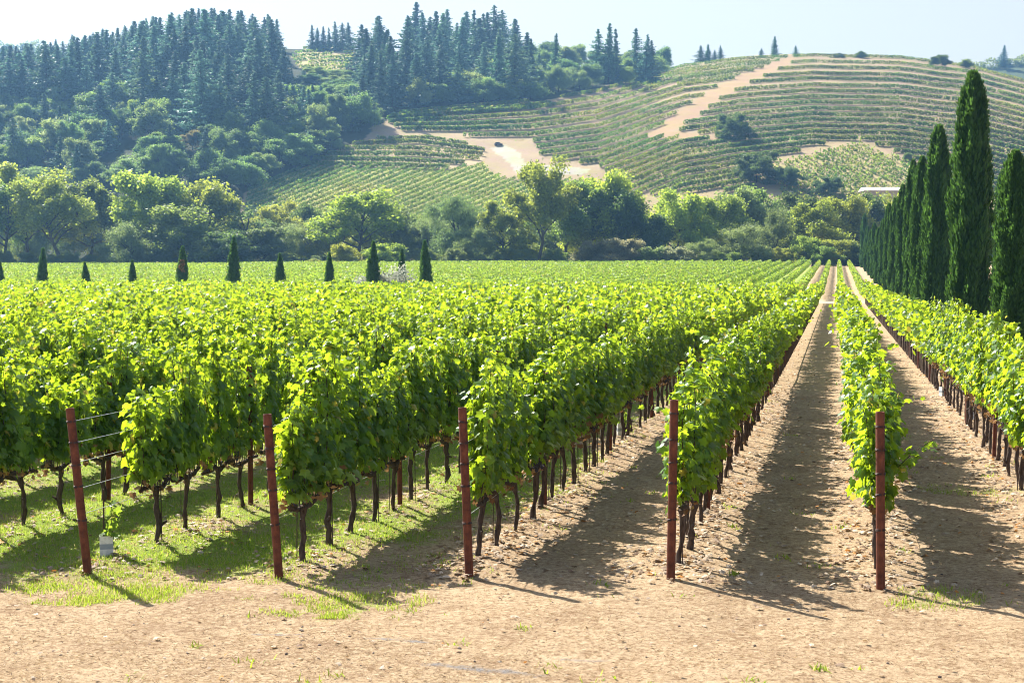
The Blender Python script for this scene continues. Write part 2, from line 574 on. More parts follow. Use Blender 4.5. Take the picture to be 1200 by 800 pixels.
MAIN = [(452, 142), (475, 132), (640, 119), (700, 106), (760, 91), (800, 76), (860, 68), (960, 62), (1050, 64), (1130, 74), (1210, 94), (1500, 140),
        (1500, 300), (1070, 300), (1078, 192), (1005, 164), (960, 171), (910, 187), (880, 225), (740, 230), (700, 195), (635, 187), (622, 162), (606, 167), (470, 153)]
TRACK = [(922, 67), (935, 69), (891, 92), (845, 115), (816, 137), (788, 154), (842, 161), (842, 164), (757, 161), (773, 148), (799, 129), (831, 108), (866, 90)]
LOWER = [(292, 222), (330, 205), (368, 194), (520, 199), (566, 193), (574, 203), (592, 210), (700, 212), (740, 231), (740, 300), (280, 300)]
TERR = [(440, 162), (505, 161), (548, 168), (570, 179), (562, 192), (520, 199), (366, 195), (400, 176)]
VINE4 = [(902, 194), (1002, 168), (1068, 192), (1075, 250), (925, 250)]
PATCH = [(343, 66), (360, 56), (414, 52), (416, 75), (402, 88), (376, 98), (350, 78)]
ROAD = [(425, 162), (440, 150), (462, 146), (500, 152), (610, 166), (622, 160), (640, 186), (705, 193), (700, 212), (610, 215), (585, 205), (566, 192), (572, 179), (548, 167), (505, 160), (440, 163)]
PALE = [(572, 173), (590, 170), (607, 176), (613, 192), (690, 197), (682, 205), (604, 203), (594, 190)]
FIELD = [(285, 226), (366, 192), (425, 163), (440, 148), (475, 129), (640, 117), (700, 104), (765, 89), (800, 74), (860, 50), (1500, 50), (1500, 320), (280, 320)]
soilc = np.zeros((*PU.shape, 4), np.float32)
soilc[...] = (0.04, 0.045, 0.022, 1)
PUj = PU + 3.0 * vnoise(HX, HY, 9, 41) + 2.0 * vnoise(HX, HY, 3.5, 43)
PVj = PV + 1.0 * vnoise(HX, HY, 9, 42) + 0.6 * vnoise(HX, HY, 3.5, 44)


def paint(poly, colr):
    soilc[inside(poly, PUj, PVj), :3] = colr


paint(FIELD, (0.36, 0.26, 0.17))
paint(MAIN, (0.315, 0.22, 0.15))
paint(LOWER, (0.42, 0.37, 0.14))
paint(TERR, (0.43, 0.31, 0.21))
paint(VINE4, (0.38, 0.29, 0.16))
paint(PATCH, (0.36, 0.28, 0.16))
paint(ROAD, (0.38, 0.27, 0.195))
paint(PALE, (0.42, 0.375, 0.325))
paint(TRACK, (0.34, 0.22, 0.145))
soilc[HT > 1, :3] = (0.12, 0.12, 0.06)
nu_, nt_ = HX.shape
ii, jj = np.meshgrid(np.arange(nu_ - 1), np.arange(nt_ - 1), indexing='ij')
fq = np.stack([ii * nt_ + jj, (ii + 1) * nt_ + jj, (ii + 1) * nt_ + jj + 1, ii * nt_ + jj + 1], -1).reshape(-1, 4)
b = MB()
b.add(np.stack([HX, HY, HZ], -1).reshape(-1, 3), fq, 0, True)
hs = b.build('hillside', M['hill'])
ca = hs.data.attributes.new('soil', 'FLOAT_COLOR', 'POINT')
ca.data.foreach_set('color', soilc.reshape(-1))
tag(hs, kind='structure')

# distant ridges beyond the crest
b = MB()
for (us, vs, Z) in (([980, 1040, 1090, 1120, 1160, 1200, 1260, 1400, 1700], [110, 100, 92, 86, 80, 76, 72, 80, 120], 1350.0),
                    ([-700, -250, -100, -30, 20, 60, 120, 200], [120, 70, 56, 56, 60, 70, 92, 120], 1450.0)):
    uu = np.linspace(us[0], us[-1], 90)
    vv = np.interp(uu, us, vs)
    prof_ = [(-330, -0.2), (-200, 0.42), (-90, 0.78), (0, 1.0), (160, 0.8), (420, -0.1)]
    P = []
    for (dz, k) in prof_:
        zz = Z + dz
        top = height_for(vv, Z)
        P.append(np.stack([*column(uu, zz), top * k], -1))
    P = np.array(P)
    n0, n1 = P.shape[:2]
    ii, jj = np.meshgrid(np.arange(n0 - 1), np.arange(n1 - 1), indexing='ij')
    b.add(P.reshape(-1, 3), np.stack([ii * n1 + jj, ii * n1 + jj + 1, (ii + 1) * n1 + jj + 1, (ii + 1) * n1 + jj], -1).reshape(-1, 4), 0, True)
rg = b.build('distant_hills', M['hill'])
ca = rg.data.attributes.new('soil', 'FLOAT_COLOR', 'POINT')
ca.data.foreach_set('color', np.tile(np.array([0.06, 0.075, 0.04, 1], np.float32), len(rg.data.vertices)))
tag(rg, kind='structure')

# haze
b = MB()
b.box((-1500, -280, -6), (1500, 1690, 235))
t = NT('haze')
pv = t.n('ShaderNodeVolumePrincipled')
pv.inputs['Color'].default_value = (0.28, 0.58, 1.0, 1)
pv.inputs['Density'].default_value = 0.00016
pv.inputs['Anisotropy'].default_value = 0.5
t.t.links.new(pv.outputs[0], t.out.inputs[1])
hz = b.build('haze', t.m)
tag(hz, kind='stuff')

# ------------------------------------------------------------------ vines
LEAF2 = np.array([(0, 0.30), (0, 0.02), (-.26, -.12), (-.50, .10), (-.37, .30), (-.54, .58), (-.23, .62), (0, .98), (.23, .62), (.54, .58), (.37, .30), (.50, .10), (.26, -.12)])
LEAF3 = np.column_stack([LEAF2[:, 0], LEAF2[:, 1], -0.34 * np.abs(LEAF2[:, 0]) - 0.28 * (LEAF2[:, 1] - 0.3) ** 2])
LEAFF = np.array([(0, i, i + 1 if i < 12 else 1) for i in range(1, 13)])


def leaves(c, n, d, size, rng=R):
    """grape leaves: centre c, facing n, tips towards d"""
    n = n / (np.linalg.norm(n, axis=1)[:, None] + 1e-9)
    d = d - (d * n).sum(1)[:, None] * n
    d = d / (np.linalg.norm(d, axis=1)[:, None] + 1e-9)
    s = np.cross(d, n)
    L = np.repeat(LEAF3[None], len(c), 0)
    L = L * (1 + rng.normal(size=L.shape) * 0.06)
    L[..., 2] *= rng.uniform(0.2, 1.7, len(c))[:, None]
    L = L * np.asarray(size)[:, None, None]
    v = c[:, None] + L[..., :1] * s[:, None] + (L[..., 1:2] - 0.3 * np.asarray(size)[:, None, None]) * d[:, None] + L[..., 2:] * n[:, None]
    k = len(LEAF3)
    f = (LEAFF[None] + (np.arange(len(c)) * k)[:, None, None]).reshape(-1, 3)
    return v.reshape(-1, 3), f


CORD = 0.64


def vine_parts(seed, lush=1.0, tall=1.0, half=0.47, stray=False):
    r = np.random.default_rng(seed)
    # trunk
    tb = MB()
    n = 11
    z = np.linspace(-0.12, CORD, n)
    wob = np.cumsum(r.normal(size=(n, 2)) * 0.010, 0)
    pts = np.column_stack([wob[:, 0] * 0.9, wob[:, 1] * 1.6, z])
    pts[:, :2] -= pts[2, :2]
    rad = 0.030 + 0.005 * r.normal(size=n)
    rad[-2:] += 0.012
    rad[:2] += 0.008
    tb.tube(pts, np.clip(rad, 0.020, 0.05), 7, 0)
    for q in range(3):                                   # old pruning knobs
        i = r.integers(3, n - 1)
        o = r.normal(size=3) * 0.03
        tb.tube([pts[i], pts[i] + o + (0, 0, 0.02)], [0.024, 0.012], 5, 0)
    top = pts[-1]
    # cordon, spurs and the bare feet of the canes
    cb = MB()
    shoots = []
    for s in (-1, 1):
        m = 8
        yy = np.linspace(0, s * (half - 0.03), m)
        zz = CORD + 0.03 * np.sin(np.linspace(0, 3, m) + r.uniform(0, 6)) + r.normal(size=m) * 0.010 + np.linspace(0, 0.03, m)
        xx = r.normal(size=m) * 0.012
        xx[0], zz[0] = 0, CORD - 0.02
        cp = np.column_stack([top[0] + xx, top[1] + yy, zz])
        cb.tube(cp, np.linspace(0.032, 0.019, m) + np.abs(r.normal(size=m)) * 0.005, 6, 0)
        for q in range(7):
            f = (q + r.uniform(0.2, 0.8)) / 7 * (m - 1)
            i = int(f)
            base = cp[i] * (1 - f + i) + cp[min(i + 1, m - 1)] * (f - i)
            shoots.append(base)
    cane_tops = []
    for base in shoots:
        edge = abs(base[1]) / half
        H = (1.92 + 0.14 * r.normal()) * tall * (1 - 0.2 * edge ** 2.5)
        tipx = r.normal() * 0.075
        bow = r.normal() * 0.05
        tipy = r.normal() * 0.10
        s = np.linspace(0, 1, 7)
        cane = np.column_stack([base[0] + tipx * s ** 1.5 + bow * np.sin(np.pi * s), base[1] + tipy * s, base[2] + (H - base[2]) * s])
        cb.tube(cane, np.linspace(0.008, 0.004, 7), 4, 0, cap=False)
        cane_tops.append(cane)
    # foliage
    C, N, Dn, S = [], [], [], []
    for cane in cane_tops:
        m = int(70 * lush)
        f = r.uniform(0.06, 1.0, m) ** 0.85 * 6
        i = np.minimum(f.astype(int), 5)
        p = cane[i] + (cane[i + 1] - cane[i]) * (f - i)[:, None]
        frac = f / 6
        off = r.normal(size=(m, 3)) * np.column_stack([0.09 - 0.03 * frac, np.full(m, 0.075), np.full(m, 0.07)])
        side = np.sign(off[:, 0] + 1e-6)
        p = p + off
        p[:, 2] -= np.abs(off[:, 0]) * 0.35
        C.append(p)
        N.append(np.column_stack([side * r.uniform(0.35, 1.1, m), r.normal(size=m) * 0.5, 0.15 + 0.35 * frac + r.normal(size=m) * 0.35]))
        Dn.append(np.column_stack([side * 0.35 + r.normal(size=m) * 0.3, r.normal(size=m) * 0.45, -0.9 + r.normal(size=m) * 0.3]))
        S.append(r.uniform(0.068, 0.142, m) * (1.06 - 0.3 * frac ** 3))
        if r.uniform() < 0.45:                           # a tip that grew past the top wire and leans out
            k = r.integers(5, 11)
            dirn = np.array([r.normal() * 0.5, r.normal() * 0.5, 0.75])
            s = np.linspace(0.05, r.uniform(0.2, 0.42), k)
            p = cane[-1] + dirn * s[:, None] + np.array([0, 0, -0.9]) * (s ** 2)[:, None] + r.normal(size=(k, 3)) * 0.03
            C.append(p)
            N.append(r.normal(size=(k, 3)) * 0.6 + (0, 0, 0.7))
            Dn.append(r.normal(size=(k, 3)) * 0.6 + dirn * 0.5 - (0, 0, 0.4))
            S.append(np.linspace(0.12, 0.06, k))
    if stray:                                            # one cane that fell out of the wires towards the aisle
        s = np.linspace(0, 1, 34)
        cane = np.column_stack([0.12 + 0.46 * s, -0.28 - 0.05 * s, 1.08 + 0.62 * s - 0.18 * s ** 2])
        cb.tube(cane[::3], 0.005, 4, 0, cap=False)
        C.append(cane + r.normal(size=cane.shape) * 0.045 - (0, 0, 0.03))
        N.append(r.normal(size=(34, 3)) * 0.5 + (0.3, -0.5, 0.5))
        Dn.append(r.normal(size=(34, 3)) * 0.4 - (0, 0, 0.7))
        S.append(r.uniform(0.09, 0.13, 34) * np.linspace(1, 0.7, 34))
    C, N, Dn, S = np.vstack(C), np.vstack(N), np.vstack(Dn), np.concatenate(S)
    low = 0.80 + 0.10 * vnoise(C[:, 1], C[:, 0] * 0 + seed, 0.22, 7)
    keep = C[:, 2] > low
    fb = MB()
    v, fcs = leaves(C[keep], N[keep], Dn[keep], S[keep], r)
    fb.add(v, fcs, 0)
    k = 30                                               # withered leaves hanging round the fruit zone
    p = np.column_stack([r.normal(size=k) * 0.07, r.uniform(-half, half, k), r.uniform(0.58, 0.90, k)])
    v, fcs = leaves(p, r.normal(size=(k, 3)), r.normal(size=(k, 3)) * 0.5 - (0, 0, 0.8), r.uniform(0.05, 0.09, k), r)
    fb.add(v, fcs, 1)
    sb = MB()
    sx = r.choice([-1, 1]) * 0.05
    sb.tube([(sx, 0.03, -0.1), (sx * 0.9, 0.03, 0.5), (sx * 0.7, 0.03, 1.0)], 0.006, 5, 0)
    return tb, cb, fb, sb


PROTO = []
for s in range(14):
    tb, cb, fb, sb = vine_parts(100 + s, R.uniform(0.7, 1.2), R.uniform(0.87, 1.11))
    PROTO.append([tb.mesh('trunk', M['vine_bark']), cb.mesh('cordon', M['vine_bark']),
                  fb.mesh('foliage', [M['vine_leaf'], M['dry_leaf']]), sb.mesh('stake', M['tie'])])
t = NT('grape_skin')
M['grape'] = t.finish(t.bsdf(t.mix(t.noise(60, 3, 0.5, t.coords()), (0.012, 0.010, 0.03), (0.05, 0.045, 0.09)), 0.45))
b = MB()
bm_ = bmesh.new()
bmesh.ops.create_icosphere(bm_, subdivisions=1, radius=0.0085)
gv = np.array([q.co[:] for q in bm_.verts])
gf = np.array([[q.index for q in fc.verts] for fc in bm_.faces])
bm_.free()
for q in range(44):
    zq = -0.13 * R.uniform() ** 0.8
    rq = 0.036 * (1 + zq / 0.16) ** 0.7
    aq = R.uniform(0, 6.28)
    b.add(gv + (rq * math.cos(aq), rq * math.sin(aq), zq), gf, 0, True)
b.tube([(0, 0, 0.06), (0, 0, -0.1)], 0.003, 4)
GRAPES = b.mesh('grape_cluster', M['grape'])
tb, cb, fb, sb = vine_parts(400, 1.0, 1.0, stray=True)
STRAY = [tb.mesh('trunk', M['vine_bark']), cb.mesh('cordon', M['vine_bark']), fb.mesh('foliage', [M['vine_leaf'], M['dry_leaf']]), sb.mesh('stake', M['tie'])]
ROWNAME = {1: "the leaning post's row", 2: "the grass-standing post's row",
           3: "the middle post's row", 4: 'the row left of the central aisle',
           5: 'the row between two aisles', 6: 'the row beside the cypresses'}
ORD = ('zeroth first second third fourth fifth sixth seventh eighth ninth tenth eleventh twelfth thirteenth fourteenth fifteenth sixteenth seventeenth '
       'eighteenth nineteenth twentieth').split() + ['twenty-' + o for o in 'first second third fourth fifth sixth seventh eighth ninth'.split()] + ['thirtieth'] + \
    ['thirty-' + o for o in 'first second third fourth fifth sixth seventh eighth ninth'.split()] + ['fortieth']
for k in range(0, -40, -1):
    ROWNAME[k] = "the %s row left of the leaning post's" % ORD[1 - k]


def visible(x, y, m=1.0):
    d = np.array([x, y, 1.0]) - CAMP
    z = d @ FW
    u = (d @ RT) / z
    return -0.333 - m / z < u < 0.333 + m / z


cand = []
for k, X in ROWX.items():
    y = ROWY[k] + (1.85 if k == 1 else 0.78)
    i = 1
    while y < END1:
        cand.append((k, i, X, y))
        y += 0.9
        i += 1
inview = [q for q in cand if visible(q[2], q[3], 1.2)]
inview.sort(key=lambda q: math.hypot(q[2], q[3]))
SOLO = inview[:299]
solo_set = {(q[0], q[1]) for q in SOLO}
SOLO_R = math.hypot(SOLO[-1][2], SOLO[-1][3])


def empty(name, loc, rz=0.0, s=1.0):
    o = bpy.data.objects.new(name, None)
    COL.objects.link(o)
    o.location = loc
    o.rotation_euler = (0, 0, rz)
    o.scale = (s, s, s) if not isinstance(s, (tuple, list)) else s
    o.empty_display_size = 0.2
    return o


rv = np.random.default_rng(77)
FIRSTSEEN = {}
for (k, i, X, Y) in sorted(SOLO):
    FIRSTSEEN.setdefault(k, i)
    pr = PROTO[rv.integers(len(PROTO))]
    if (k, i) == (5, 1):
        pr = STRAY
    zz = float(gz(X, Y))
    o = empty('grapevine', (X + rv.normal() * 0.03, Y + rv.normal() * 0.10, zz), 0.0 if (k, i) == (5, 1) else rv.choice([0, math.pi]) + rv.normal() * 0.05,
              (rv.uniform(0.8, 1.25), 1.0, rv.uniform(0.95, 1.04)))
    if k == 6:
        o.scale.z *= 1.06
    link('trunk', pr[0], o)
    link('cordon', pr[1], o)
    link('foliage', pr[2], o)
    if rv.uniform() < 0.5:
        link('stake', pr[3], o)
    for q in range(rv.integers(0, 3)):
        gc = link('grape_cluster', GRAPES, o)
        gc.location = (rv.choice([-1, 1]) * rv.uniform(0.05, 0.13), rv.uniform(-0.4, 0.4), rv.uniform(0.74, 0.86))
    nm = ROWNAME[k]
    idx = i - FIRSTSEEN[k] + 1
    if idx == 1:
        lab = 'leafy green grapevine at the near end of ' + nm
    else:
        lab = '%s leafy grapevine from the near end of %s' % (ORD[min(idx, 40)], nm)
    tag(o, lab, 'grapevine', 'grapevines along the near rows')

# the vines beyond those, one mass
fb = MB()
cents, sizes = [], []
for (k, i, X, Y) in cand:
    if (k, i) in solo_set:
        continue
    dist = math.hypot(X, Y)
    if not visible(X, Y, 5.0):
        continue
    n = 300 if dist < 75 else (170 if dist < 110 else 105)
    s = 0.15 if dist < 75 else (0.19 if dist < 110 else 0.235)
    hgt = (1.80 if dist < 80 else 1.72) + 0.09 * rv.normal()
    z = 0.80 + (hgt - 0.80) * rv.uniform(0, 1, n) ** 0.75
    ww = 0.10 + 0.09 * np.sin(np.pi * np.clip((z - 0.6) / 1.7, 0, 1)) + 0.05 * rv.normal()
    x = X + rv.normal(size=n) * ww * 0.75
    y = Y + rv.uniform(-0.5, 0.5, n)
    z = z + 0.12 * vnoise(x * 2, y, 0.5, k)
    nt = n // 10
    z[:nt] = hgt + np.abs(rv.normal(size=nt)) * 0.11
    z = z + 0.16 * vnoise(y, x * 0 + k, 0.7, 17) * (z - 0.8)
    cents.append(np.column_stack([x, y, z]))
    sizes.append(np.full(n, s))
    if dist < 60 or k in (3, 4, 5, 6):
        zz0 = float(gz(X, Y))
        fb.tube([(X, Y, zz0 - 0.1), (X + rv.normal() * 0.03, Y + rv.normal() * 0.05, zz0 + CORD + 0.1)], [0.042, 0.034], 4, 1, cap=False)
        fb.tube([(X, Y - 0.5, zz0 + CORD), (X, Y + 0.5, zz0 + CORD)], 0.025, 4, 1, cap=False)
v, f = diamonds(np.vstack(cents), np.concatenate(sizes) * 1.25, 0.35, 0.78)
fb.add(v, f, 0)
tag(fb.build('vineyard_foliage', [M['vine_leaf'], M['vine_bark']]), 'bright green mass of grapevine rows filling the flat field', 'vineyard', kind='stuff')

# second block, beyond the cross avenue
fb = MB()
cents = []
for k in range(6, -92, -1):
    X = 2.70 + 2.17 * (k - 6) if k < 6 else 2.70
    ys = np.arange(BEG2, END2, 0.5)
    vis = np.array([visible(X, y, 6) for y in ys])
    ys = ys[vis]
    if not len(ys):
        continue
    n = 26
    yy = np.repeat(ys, n) + rv.uniform(-0.3, 0.3, len(ys) * n)
    top = 1.62 + 0.10 * vnoise(yy, yy * 0 + k, 1.3, 9)
    a_ = rv.uniform(0, math.pi, len(yy))
    rr_ = rv.uniform(0.55, 1, len(yy))
    x = X + np.cos(a_) * 0.36 * rr_
    z = 0.55 + (top - 0.55) * np.sin(a_) ** 0.6 * rr_
    cents.append(np.column_stack([x, yy, z + ground_z(x, yy)]))
v, f = diamonds(np.vstack(cents), 0.27, 0.3, 0.8)
fb.add(v, f, 0)
tag(fb.build('distant_vineyard_foliage', [M['far_vine_leaf']]), 'pale green rows of low vines beyond the small cypresses', 'vineyard', kind='stuff')

# ------------------------------------------------------------------ posts and wires
b = MB()
n = 20
ang = np.linspace(0, 2 * math.pi, n, endpoint=False)
ring = lambda r_, z_: np.column_stack([r_ * np.cos(ang), r_ * np.sin(ang), np.full(n, z_)])
prof = [(0.046, -0.2), (0.046, 0.6), (0.046, 1.2), (0.046, 1.842), (0.0445, 1.85), (0.040, 1.85), (0.0385, 1.842), (0.0385, 1.55)]
v = np.vstack([ring(*q) for q in prof])
f = [(i * n + j, i * n + (j + 1) % n, (i + 1) * n + (j + 1) % n, (i + 1) * n + j) for i in range(len(prof) - 1) for j in range(n)]
b.add(v, f, 0, True)
b.add(np.vstack([ring(0.0385, 1.55), [(0, 0, 1.55)]]), [(j, (j + 1) % n, n) for j in range(n)], 0)
END_PIPE = b.mesh('pipe', M['rust'])
b = MB()
b.tube(np.vstack([ring(0.048, 0), ring(0.048, 0)[:2]]), 0.0075, 5, 0, cap=False)
b.tube(np.vstack([ring(0.048, 0.012), ring(0.048, 0.012)[:2]]), 0.005, 5, 0, cap=False)
b.tube([(0.02, 0.045, 0.004), (0.03, 0.07, 0.0), (0.02, 0.11, 0.01)], 0.0035, 5, 0)
TIE = b.mesh('wire_tie', M['tie'])
b = MB()
b.tube([(0, 0, -0.15), (0, 0, 0.9), (0, 0, 1.86)], 0.036, 10, 0)
LINE_PIPE = b.mesh('pipe', M['rust'])

ends = {1: (103, 672, 84, 478, 'leaning rusty steel end post beside the small white carton'),
        2: (327, 675, 314, 483, 'rusty steel end post standing on the grass, second from the leaning post'),
        3: (550, 673, 542, 476, 'rusty steel end post between the grass and the shaded bare aisle'),
        4: (786, 683, 789, 474, 'rusty steel end post left of the wide sunlit dirt aisle'),
        5: (1032, 690, 1029, 483, 'rusty steel end post of the narrow row between two dirt aisles')}
TOPW = {}
for k, (u, v, ut, vt, lab) in ends.items():
    p = flat(u, v)
    p[2] = float(gz(p[0], p[1]))
    dist = (p - CAMP) @ FW
    lean = (ut - u) / F * dist
    hh = (v - vt) / F * dist / 1.85
    o = empty('end_post', p)
    tilt = math.atan2(lean, 1.85)
    o.rotation_euler = (0.0, tilt, YAW)
    o.scale = (1, 1, hh * 1.005)
    link('pipe', END_PIPE, o)
    for z, rz in ((0.60, 0.2), (0.98, 1.1), (1.22, 2.0), (1.46, 0.5), (1.70, 2.8)):
        tie = link('wire_tie', TIE, o)
        tie.location = (0, 0, z + rv.normal() * 0.015)
        tie.rotation_euler = (rv.normal() * 0.06, rv.normal() * 0.06, rz * 0.2)
    tag(o, lab, 'fence post', 'rusty end posts along the headland')
    TOPW[k] = (p[0], p[1], p[2], lean * math.cos(YAW), hh)

cnt = {}
for k in range(-7, 7):
    y = ROWY[k] + 4.67
    i = 0
    while y < 62:
        X = ROWX[k]
        if visible(X, y, 0.3):
            i += 1
            o = empty('line_post', (X + rv.normal() * 0.02, y, float(gz(X, y))))
            o.rotation_euler = (rv.normal() * 0.015, rv.normal() * 0.015, rv.uniform(0, 3))
            hs_ = 1.0 + rv.normal() * 0.02 + (0.05 if k == 1 and i == 1 else 0)
            o.scale = (1, 1, hs_)
            link('pipe', LINE_PIPE, o)
            tie = link('wire_tie', TIE, o)
            tie.location = (0, 0, 0.64)
            tie.scale = (0.8, 0.8, 1)
            tag(o, '%s rusty line post along %s' % (ORD[i], ROWNAME[k]), 'fence post', 'rusty line posts among the vines')
        y += 6.3

for k in range(1, 7):
    for z, nm in ((0.66, 'cordon wire under the leaves along '), (0.95, 'lowest foliage wire along '), (1.24, 'middle foliage wire along '), (1.46, 'upper foliage wire along '), (1.70, 'top foliage wire along ')):
        b = MB()
        if k in TOPW:
            px, py, pz, ln, hh = TOPW[k]
            pts = [(px + ln * z / 1.85, py, pz + z * hh)]
        else:
            pts = [(ROWX[k], ROWY[k], z)]
        y = ROWY[k] + 4.67
        while y < 50:
            pts.append((ROWX[k], y - 3, z - 0.012))
            pts.append((ROWX[k], y, z))
            y += 6.3
        b.tube(pts[:1] + pts[2:], 0.0034, 5, 0)
        tag(b.build('trellis_wire', M['wire']), nm + ROWNAME[k], 'wire', 'trellis wires')

# young replants with carton sleeves
for (u, v, hgt, lab) in ((125, 652, 0.55, 'beside the leaning post'), (1136, 493, 0.5, 'under the cypress-side row, nearer one'),
                         (1105, 466, 0.5, 'under the cypress-side row, farther one'), (727, 513, 0.45, "under the middle post's row")):
    p = flat(u, v)
    p[2] = float(gz(p[0], p[1]))
    r = np.random.default_rng(u)
    o = empty('young_vine', p)
    b = MB()
    n = 8
    s = np.linspace(0, 1, n)
    stem = np.column_stack([0.03 + 0.07 * s + 0.02 * np.sin(5 * s), 0.02 * np.cos(4 * s), -0.03 + s * (hgt + 0.1)])
    b.tube(stem, np.linspace(0.007, 0.003, n), 5, 0)
    b.build('stem', M['vine_bark'], o)
    b = MB()
    m = 30
    q = r.integers(2, n, m)
    c = stem[q] + r.normal(size=(m, 3)) * (0.045, 0.045, 0.04)
    vv_, ff_ = leaves(c, r.normal(size=(m, 3)) + (0, -0.5, 0.4), r.normal(size=(m, 3)) * 0.5 - (0, 0, 0.7), r.uniform(0.06, 0.11, m), r)
    b.add(vv_, ff_)
    b.build('foliage', M['far_vine_leaf'], o)
    b = MB()
    b.tube([(-0.03, 0, -0.1), (-0.03, 0, hgt + 0.22)], 0.009, 6, 0)
    b.build('stake', M['tie'], o)
    tag(o, 'young replanted vine on a thin stake ' + lab, 'grapevine')
    b = MB()
    a, hgt_c, th = 0.075, 0.24, 0.004
    for (x0, y0, x1, y1) in ((-a, -a, a, -a + th), (-a, a - th, a, a), (-a, -a + th, -a + th, a - th), (a - th, -a + th, a, a - th)):
        b.box((x0, y0, -0.03), (x1, y1, hgt_c))
    ct = b.build('carton_sleeve', M['carton'])
    ct.location = p
    ct.rotation_euler = (0, 0, YAW + 0.25)
    b = MB()
    g = a + 0.0015
    for (x0, y0, x1, y1) in ((-g, -g, g, -g + 0.001), (-g, g - 0.001, g, g), (-g, -g + 0.001, -g + 0.001, g - 0.001), (g - 0.001, -g + 0.001, g, g - 0.001)):
        b.box((x0, y0, 0.09), (x1, y1, 0.15))
    b.build('printed_band', M['carton_band'], ct)
    tag(ct, 'white carton sleeve round a young vine ' + lab, 'carton')

# ------------------------------------------------------------------ litter, grass, straw
r = np.random.default_rng(5)
pts = []
for k in range(-3, 7):
    n = 2700 if k in (3, 4, 5, 6) else 1800
    y = ROWY[k] - 0.2 + r.exponential(17, n)
    x = ROWX[k] + r.normal(size=n) * 0.33 + np.where(r.uniform(size=n) < 0.25, r.normal(size=n) * 0.5, 0)
    pts.append(np.column_stack([x, y]))
n = 3200
pts.append(np.column_stack([r.uniform(-10, 4, n), r.uniform(10.8, 40, n)]))
P = np.vstack(pts)
keep = (vnoise(P[:, 0], P[:, 1], 0.8, 31) + 0.5 * vnoise(P[:, 0], P[:, 1], 0.25, 32) > -0.35 + 0.5 * r.uniform(-1, 1, len(P))) & (P[:, 1] < 75)
P = P[keep]
n = len(P)
C = np.column_stack([P, gz(P[:, 0], P[:, 1]) + r.uniform(0.008, 0.04, n)])
b = MB()
v, f = leaves(C, r.normal(size=(n, 3)) * 0.25 + (0, 0, 1), r.normal(size=(n, 3)), np.where(np.arange(n) > n - 2000, r.uniform(0.015, 0.05, n), r.uniform(0.03, 0.085, n)), r)
b.add(v, f)
tag(b.build('leaf_litter', M['litter_leaf']), 'pale and orange fallen vine leaves strewn under the rows', 'leaves', kind='stuff')

def blades(x, y, h, wdt, lie, rng):
    n = len(x)
    a = rng.uniform(0, 2 * math.pi, n)
    d = np.column_stack([np.cos(a), np.sin(a), np.zeros(n)])
    s = np.column_stack([-np.sin(a), np.cos(a), np.zeros(n)])
    z = gz(x, y)
    base = np.column_stack([x, y, z - 0.004])
    el = lie(n)
    tip = base + h[:, None] * (d * np.cos(el)[:, None] + np.array([0, 0, 1]) * np.sin(el)[:, None])
    mid = base * 0.5 + tip * 0.5 + np.array([0, 0, 1]) * (h * 0.06)[:, None]
    wd = wdt[:, None] * 0.5
    v = np.stack([base - s * wd, base + s * wd, mid + s * wd * 0.8, tip, mid - s * wd * 0.8], 1).reshape(-1, 3)
    return v, np.arange(5 * n).reshape(n, 5)

n = 300000
y = 13.8 + 26 * r.uniform(0, 1, n) ** 1.7
x = r.uniform(-0.62, 0.10, n) * y
m = grass_mask(x, y) + 0.25 * vnoise(x, y, 0.22, 51) > 0.42 + 0.2 * r.uniform(-1, 1, n)
x, y = x[m], y[m]
n = len(x)
b = MB()
v, f = blades(x, y, r.uniform(0.02, 0.058, n) * (1 + 0.6 * np.clip(vnoise(x, y, 0.5, 52), 0, 1)), r.uniform(0.005, 0.010, n), lambda k: r.uniform(0.5, 1.45, k), r)
b.add(v, f)
# weed tufts scattered on the bare ground
tx, ty = r.uniform(-6, 3.4, 80), 11.2 + 20 * r.uniform(0, 1, 80) ** 1.5
for cx, cy in zip(tx, ty):
    k = r.integers(6, 26)
    rr = r.uniform(0.03, 0.11)
    x, y = cx + r.normal(size=k) * rr, cy + r.normal(size=k) * rr
    v, f = blades(x, y, r.uniform(0.03, 0.09, k), r.uniform(0.008, 0.02, k), lambda q: r.uniform(0.3, 1.3, q), r)
    b.add(v, f)
tag(b.build('grass', M['grass']), 'short green grass growing between the rows', 'grass', kind='stuff')

n = 190000
y = 10.4 + 22 * r.uniform(0, 1, n) ** 2.2
x = r.uniform(-0.64, 0.19, n) * y
m = vnoise(x, y, 0.7, 61) + 0.6 * vnoise(x, y, 0.2, 62) > -0.5 + r.uniform(-0.5, 0.5, n)
x, y = x[m], y[m]
n = len(x)
b = MB()
v, f = blades(x, y, r.uniform(0.015, 0.06, n), r.uniform(0.0025, 0.005, n), lambda k: np.abs(r.normal(size=k)) * 0.25 + 0.02, r)
b.add(v, f)
tag(b.build('dry_straw', M['straw']), 'dry straw and cut stalks lying on the bare headland', 'straw', kind='stuff')

